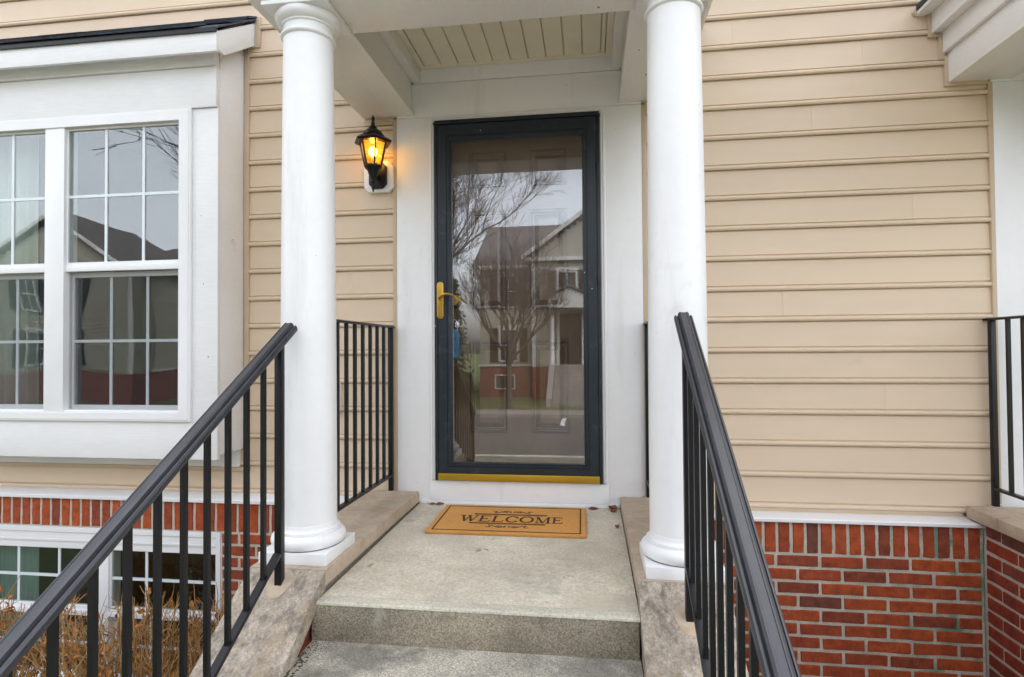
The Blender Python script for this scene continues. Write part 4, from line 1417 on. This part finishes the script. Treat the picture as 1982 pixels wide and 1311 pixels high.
def twig_shrub(label, x, y, h, spread, n, seed):
    rnd = random.Random(seed)
    t = thing('bare_shrub', label, 'shrub', (x, y, GZ), 'bare shrubs in the bed')
    mb, lv = MB(), MB()
    for i in range(n):
        a = rnd.uniform(0, 2 * math.pi)
        r = 0.10 * math.sqrt(rnd.random())
        b = Vector((x + r * math.cos(a), y + r * math.sin(a), GZ))
        a2 = a + rnd.uniform(-0.6, 0.6)
        R_ = spread * math.sqrt(rnd.random())
        hh = h * rnd.uniform(0.72, 1.0) * (1 - 0.18 * (R_ / spread) ** 2)
        tip = Vector((x + R_ * math.cos(a2) * 1.25, y + R_ * math.sin(a2), GZ + hh))
        mid = b.lerp(tip, 0.5) + Vector((rnd.uniform(-0.05, 0.05), rnd.uniform(-0.05, 0.05), 0.05))
        pts = [b, b.lerp(mid, 0.6), mid, mid.lerp(tip, 0.55) + Vector((rnd.uniform(-0.02, 0.02), rnd.uniform(-0.02, 0.02), 0)), tip]
        r0 = rnd.uniform(0.0032, 0.0060)
        mb.tube(pts, [r0, r0 * 0.9, r0 * 0.75, r0 * 0.6, r0 * 0.35], 4, False)
        for k in range(rnd.randint(3, 6)):
            u = rnd.uniform(0.45, 0.95)
            p = mid.lerp(tip, (u - 0.45) / 0.55)
            d = Vector((rnd.gauss(0, 0.6), rnd.gauss(0, 0.6), rnd.uniform(0.5, 1.3))).normalized()
            L = rnd.uniform(0.06, 0.20)
            q = p + d * L
            mb.tube([p, p.lerp(q, 0.5) + Vector((rnd.uniform(-0.008, 0.008),) * 3), q], [r0 * 0.5, r0 * 0.42, r0 * 0.25], 3, False)
            if rnd.random() < 0.42:
                for w in range(2):
                    c = p.lerp(q, rnd.random())
                    s = rnd.uniform(0.010, 0.026)
                    e1 = Vector((rnd.gauss(0, 1), rnd.gauss(0, 1), rnd.gauss(0, 1))).normalized() * s
                    e2 = Vector((rnd.gauss(0, 1), rnd.gauss(0, 1), rnd.gauss(0, 1))).normalized() * s * 0.6
                    lv.add([c - e1, c + e2, c + e1, c - e2 + Vector((0, 0, s * 0.3))], [(0, 1, 2), (0, 2, 3)])
    mb.build('twigs', TWIG, t, recalc=False, kind='stuff')
    lv.build('dry_leaves', DRYLEAF, t, recalc=False, kind='stuff')
    return t


twig_shrub('dense bare tan shrub below the middle of the basement window', -2.30, -0.62, 0.92, 0.38, 130, 1)
twig_shrub('sparser bare tan shrub at the right end of the basement window by the stair wall', -1.82, -0.60, 0.90, 0.27, 80, 2)
twig_shrub('bare tan shrub at the left edge below the basement window', -2.98, -0.66, 0.88, 0.36, 110, 3)
rd = random.Random(8)
mb = MB()
for i in range(1500):
    clod(mb, rd.uniform(-3.9, -1.35), rd.uniform(-1.9, -0.15), GZ + 0.03, rd.uniform(0.010, 0.030), rd)
o = mb.build('gravel', mat('pale_gravel', (0.62, 0.60, 0.57), 0.85, var=((12, 0.6, 1.2),)), None)
o['kind'] = 'stuff'
o['label'], o['category'] = 'pale landscaping stones in the bed below the shrubs', 'gravel'

# ================================================================== across the street (seen mirrored in the glass)
HB = -21.8


def far_window(parent, x0, x1, z0, z1, y, shutters=True, white=FARTRIM):
    f = frame_ring(MB(), x0, x1, z0, z1, 0.07, y + 0.07, y, 0.01)
    f.box(x0 + 0.07, x1 - 0.07, y + 0.02, y + 0.06, (z0 + z1) / 2 - 0.025, (z0 + z1) / 2 + 0.025)
    f.box((x0 + x1) / 2 - 0.012, (x0 + x1) / 2 + 0.012, y + 0.02, y + 0.045, z0 + 0.07, z1 - 0.07)
    f.box(x0 - 0.05, x1 + 0.05, y, y + 0.10, z1 + 0.005, z1 + 0.13)
    w = f.build('window', white, parent)
    box('pane', HPANE, x0 + 0.06, x1 - 0.06, y + 0.008, y + 0.02, z0 + 0.06, z1 - 0.06, w)
    if shutters:
        for a in (x0 - 0.40, x1 + 0.06):
            s = MB().box(a, a + 0.34, y + 0.005, y + 0.045, z0 - 0.02, z1 + 0.02)
            for k in range(14):
                zz = z0 + 0.03 + (z1 - z0 - 0.06) * k / 14
                s.box(a + 0.05, a + 0.29, y + 0.046, y + 0.058, zz, zz + (z1 - z0) / 24)
            s.build('shutter', BLACK, parent)
    return w


def clapboard(mb, x0, x1, z0, z1, y, clip=None):
    z = z0
    while z < z1 - 0.01:
        t = min(z + 0.165, z1)
        a, b = x0, x1
        if clip:
            a, b = clip(z + 0.08)
            a, b = max(a, x0), min(b, x1)
            if b - a < 0.05:
                break
        mb.prism([(y, z), (y + 0.022, z), (y + 0.006, t), (y, t)], 'x', a, b)
        z += 0.165


def townhouse(label, x0, x1, gx0, gx1, gz, ridge, ent, wins, basewins, y=HB):
    t = thing('townhouse', label, 'house', ((x0 + x1) / 2, y - 4, GZ), 'houses across the street')
    BT, EV = -0.75, 3.55
    MB().box(x0, x1, y - 9, y - 0.01, GZ - 0.1, EV).build('wall', HSIDE, t)
    MB().box(x0 - 0.02, x1 + 0.02, y - 9.02, y + 0.04, GZ - 0.1, BT).build('brick_base', HBRICK, t)
    MB().box(x0 - 0.05, x1 + 0.05, y - 0.005, y + 0.09, BT, BT + 0.09).build('water_table', FARTRIM, t)
    mb = MB()
    clapboard(mb, x0, x1, BT + 0.095, EV - 0.25, y)
    gy = y + 0.9
    gm = (gx0 + gx1) / 2
    ga = EV + 0.15
    sl = (gz - ga) / (gx1 - gm + 0.35)
    clapboard(mb, gx0, gx1, BT + 0.095, ga - 0.02, gy)
    clapboard(mb, gx0, gx1, ga + 0.14, gz, gy, lambda z: (gx0 - 0.3 + (z - ga) / sl, gx1 + 0.3 - (z - ga) / sl))
    mb.build('clapboards', HSIDE, t, recalc=False, kind='stuff')
    MB().box(gx0, gx1, y - 0.2, gy - 0.01, BT, ga).build('gable_wall', HSIDE, t)
    MB().box(gx0 - 0.01, gx1 + 0.01, y - 0.2, gy + 0.05, GZ - 0.1, BT).build('brick_base', HBRICK, t)
    MB().prism([(gx0 - 0.02, ga), (gx1 + 0.02, ga), (gm, gz)], 'y', y - 3, gy - 0.005).build('gable_wall', HSIDE, t)
    MB().box(gx0 - 0.3, gx1 + 0.3, gy - 0.02, gy + 0.22, ga - 0.02, ga + 0.13).box(gx0 - 0.02, gx0 + 0.14, gy, gy + 0.05, BT, ga - 0.03).box(gx1 - 0.14, gx1 + 0.02, gy, gy + 0.05, BT, ga - 0.03).build('cornice', FARTRIM, t)
    r = MB()
    r.prism([(gx0 - 0.4, ga + 0.02), (gm, gz + 0.10), (gx1 + 0.4, ga + 0.02), (gx1 + 0.4, ga + 0.16), (gm, gz + 0.27), (gx0 - 0.4, ga + 0.16)], 'y', y - 4, gy + 0.27)
    r.prism([(y + 0.35, EV - 0.06), (y - 4.2, ridge), (y - 9.3, EV - 0.06), (y - 9.3, EV + 0.06), (y - 4.2, ridge + 0.14), (y + 0.35, EV + 0.06)], 'x', x0 - 0.3, x1 + 0.3)
    rf_ = r.build('roof', HROOF, t)
    MB().prism([(y, EV), (y - 4.2, ridge), (y - 9, EV)], 'x', x0 + 0.02, x1 - 0.02).build('wall', HSIDE, t)
    for s in (-1, 1):
        e = gx0 - 0.42 if s < 0 else gx1 + 0.42
        MB().prism([(e, ga + 0.0), (gm, gz + 0.09), (gm, gz + 0.30), (e, ga + 0.19)], 'y', gy + 0.275, gy + 0.33).build('rake_board', FARTRIM, t)
    MB().box(x0 - 0.3, x1 + 0.3, y + 0.355, y + 0.42, EV - 0.07, EV + 0.08).build('gutter', FARTRIM, t)
    for wx, wz, wy, sh_ in wins:
        far_window(t, wx, wx + 0.85, wz, wz + 1.45, (gy if wy else y) + 0.02, sh_)
    for wx in basewins:
        w = frame_ring(MB(), wx, wx + 0.9, -1.75, -1.1, 0.06, y + 0.10, y + 0.03, 0.01).build('basement_window', FARTRIM, t)
        box('pane', HPANE, wx + 0.05, wx + 0.85, y + 0.045, y + 0.055, -1.70, -1.15, w)
    if ent is not None:
        ex = ent
        py = gy + 0.02
        box('entry_door', BLACK, ex + 0.35, ex + 1.25, py, py + 0.06, -0.62, 1.45, t)
        MB().box(ex + 0.22, ex + 0.345, py, py + 0.09, -0.66, 1.6).box(ex + 1.255, ex + 1.38, py, py + 0.09, -0.66, 1.6).box(ex + 0.22, ex + 1.38, py, py + 0.09, 1.605, 1.75).build('door_trim', FARTRIM, t)
        q = MB().box(ex - 0.05, ex + 1.65, py, py + 1.35, 1.62, 1.95)
        q.prism([(ex - 0.15, 1.95), (ex + 1.75, 1.95), (ex + 0.8, 2.42)], 'y', py, py + 1.30)
        po = q.build('portico', FARTRIM, t)
        MB().prism([(ex - 0.22, 1.96), (ex + 0.8, 2.47), (ex + 1.82, 1.96), (ex + 1.82, 2.04), (ex + 0.8, 2.56), (ex - 0.22, 2.04)], 'y', py, py + 1.4).build('portico_roof', HROOF, po)
        for cx in (ex + 0.10, ex + 1.50):
            MB().lathe([(0.12, 0), (0.12, 0.06), (0.095, 0.1), (0.085, 2.2), (0.12, 2.26)], (cx, py + 1.22, -0.65), 16).build('column', FARTRIM, t, smooth=True)
        s = MB()
        s.box(ex - 0.05, ex + 1.65, py + 0.01, py + 1.4, GZ - 0.1, -0.66)
        for k in range(7):
            s.box(ex + 0.22, ex + 1.38, py + 1.4 + 0.28 * k, py + 1.4 + 0.28 * (k + 1), GZ - 0.1, -0.84 - 0.18 * k)
        s.build('steps', FARWALK, t)
        for a in (ex + 0.0, ex + 1.40):
            MB().prism([(py + 1.4, -0.62), (py + 3.3, -1.80), (py + 3.3, GZ - 0.1), (py + 1.4, GZ - 0.1)], 'x', a, a + 0.2).build('step_wall', FARWALK, t)
    return t


townhouse('house mirrored in the storm door, with a gable, shutters and white portico', -4.75, 9.0, -2.35, 4.4, 6.35, 6.15, -1.55,
          [(-1.30, 1.80, 1, True), (1.6, 1.80, 1, True), (-3.9, 1.80, 0, True), (-3.9, -0.55, 0, True), (1.6, -0.5, 1, True), (5.6, 1.8, 0, True)], [-4.1, 2.4])
townhouse('gabled house across the street mirrored in the bay window panes', -31.0, -8.6, -29.2, -20.6, 6.6, 5.6, None,
          [(-26.6, 1.8, 1, True), (-23.8, 1.8, 1, True), (-18.6, 1.8, 0, True), (-15.4, 1.8, 0, True), (-12.0, 1.8, 0, True), (-26.6, -0.5, 1, True), (-23.6, -0.5, 1, True), (-15.4, -0.5, 0, True), (-12.0, -0.5, 0, True)], [-14.5, -11.5])

# ------------------------------------------------------------------ bare trees


def bare_tree(name, label, x, y, fork, height, seed, trunk_r, spread, levels=5, up=0.55, lean=(0, 0), group=None, cap=17000):
    rnd = random.Random(seed)
    t = thing(name, label, 'tree', (x, y, GZ), group)
    tk, cw = MB(), MB()
    top = Vector((x + lean[0], y + lean[1], GZ + fork))
    tk.tube([(x, y, GZ - 0.1), (x, y, GZ + 0.15), (x + lean[0] * 0.5, y + lean[1] * 0.5, GZ + fork * 0.55), top], [trunk_r * 1.45, trunk_r * 1.1, trunk_r, trunk_r * 0.92], 9)
    cnt = [0]

    def grow(p, d, L, r, lv):
        if cnt[0] > cap:
            return
        n = 3
        pts, q, dd = [p], p.copy(), d.copy()
        for k in range(n):
            dd = (dd + Vector((rnd.gauss(0, 0.11), rnd.gauss(0, 0.11), rnd.gauss(0.05, 0.07)))).normalized()
            q = q + dd * L / n
            pts.append(q.copy())
        rr = [max(0.0048, r * (1 - 0.16 * k)) for k in range(n + 1)]
        (tk if lv == 0 and False else cw).tube(pts, rr, 5 if r > 0.02 else 3, False)
        cnt[0] += 1
        if lv >= levels:
            return
        for k in range(rnd.randint(3, 4) if lv < levels - 1 else rnd.randint(2, 4)):
            u = rnd.uniform(0.30, 1.0) if k else 1.0
            i = min(n - 1, int(u * n))
            s = pts[i].lerp(pts[i + 1], u * n - i)
            ax = Vector((rnd.gauss(0, 1), rnd.gauss(0, 1), rnd.gauss(0, 0.6))).normalized()
            nd = (dd + ax * rnd.uniform(0.35, 0.80) + Vector((0, 0, 0.12))).normalized()
            grow(s, nd, L * rnd.uniform(0.55, 0.80), r * rnd.uniform(0.42, 0.60), lv + 1)
    nb = 7
    for k in range(nb):
        a = 2 * math.pi * k / nb + rnd.uniform(-0.3, 0.3)
        d = Vector((math.cos(a) * spread, math.sin(a) * spread, up + rnd.uniform(0, 0.5))).normalized()
        grow(top - Vector((0, 0, rnd.uniform(0, 0.35))), d, height * rnd.uniform(0.30, 0.40), trunk_r * 0.55, 0)
    tk.build('trunk', BARK, t, smooth=True)
    cw.build('crown', BARK, t, recalc=False, kind='stuff')
    return t


structure('mulch_ring', MB().lathe([(0.85, 0.0), (0.8, 0.03), (0.3, 0.06)], (-2.75, -16.55, GZ - 0.005), 40).build('mulch_ring', MULCH))
bare_tree('bare_tree', 'slender bare tree with upswept branches before the mirrored house in the storm door', -2.75, -16.55, 1.75, 4.8, 12, 0.10, 0.62, 5, 0.75, cap=5200, group='bare trees across the street')
bare_tree('bare_tree', 'larger bare tree whose branches fill the upper left of the storm door reflection', -6.5, -13.6, 2.2, 8.4, 5, 0.16, 0.85, 6, 0.62, group='bare trees across the street')

rd = random.Random(31)


def leafy(label, x, y, w, h, n):
    t = thing('evergreen_shrub', label, 'shrub', (x, y, GZ), 'evergreen shrubs across the street')
    mb = MB()
    for i in range(n):
        a, u = rd.uniform(0, 2 * math.pi), rd.random() ** 0.5
        z = rd.random() ** 0.8
        rr = w * u * (1 - 0.7 * z) * rd.uniform(0.75, 1.1)
        c = Vector((x + rr * math.cos(a), y + rr * math.sin(a), GZ + 0.05 + h * z))
        s = rd.uniform(0.05, 0.11)
        e1 = Vector((rd.gauss(0, 1), rd.gauss(0, 1), rd.gauss(0, 1))).normalized() * s
        e2 = Vector((rd.gauss(0, 1), rd.gauss(0, 1), rd.gauss(0, 1))).normalized() * s * 0.6
        mb.add([c - e1, c + e2, c + e1, c - e2], [(0, 1, 2), (0, 2, 3)])
    mb.build('foliage', EVERG, t, recalc=False, kind='stuff')
    MB().tube([(x, y, GZ - 0.05), (x, y, GZ + h * 0.7)], [0.06, 0.02], 6).build('trunk', BARK, t)


leafy('tall dark evergreen mirrored at the left edge of the storm door', -5.8, -20.3, 1.25, 5.0, 4200)
leafy('low dark evergreen beside the mirrored brick house base', -4.95, -20.0, 0.45, 1.1, 700)
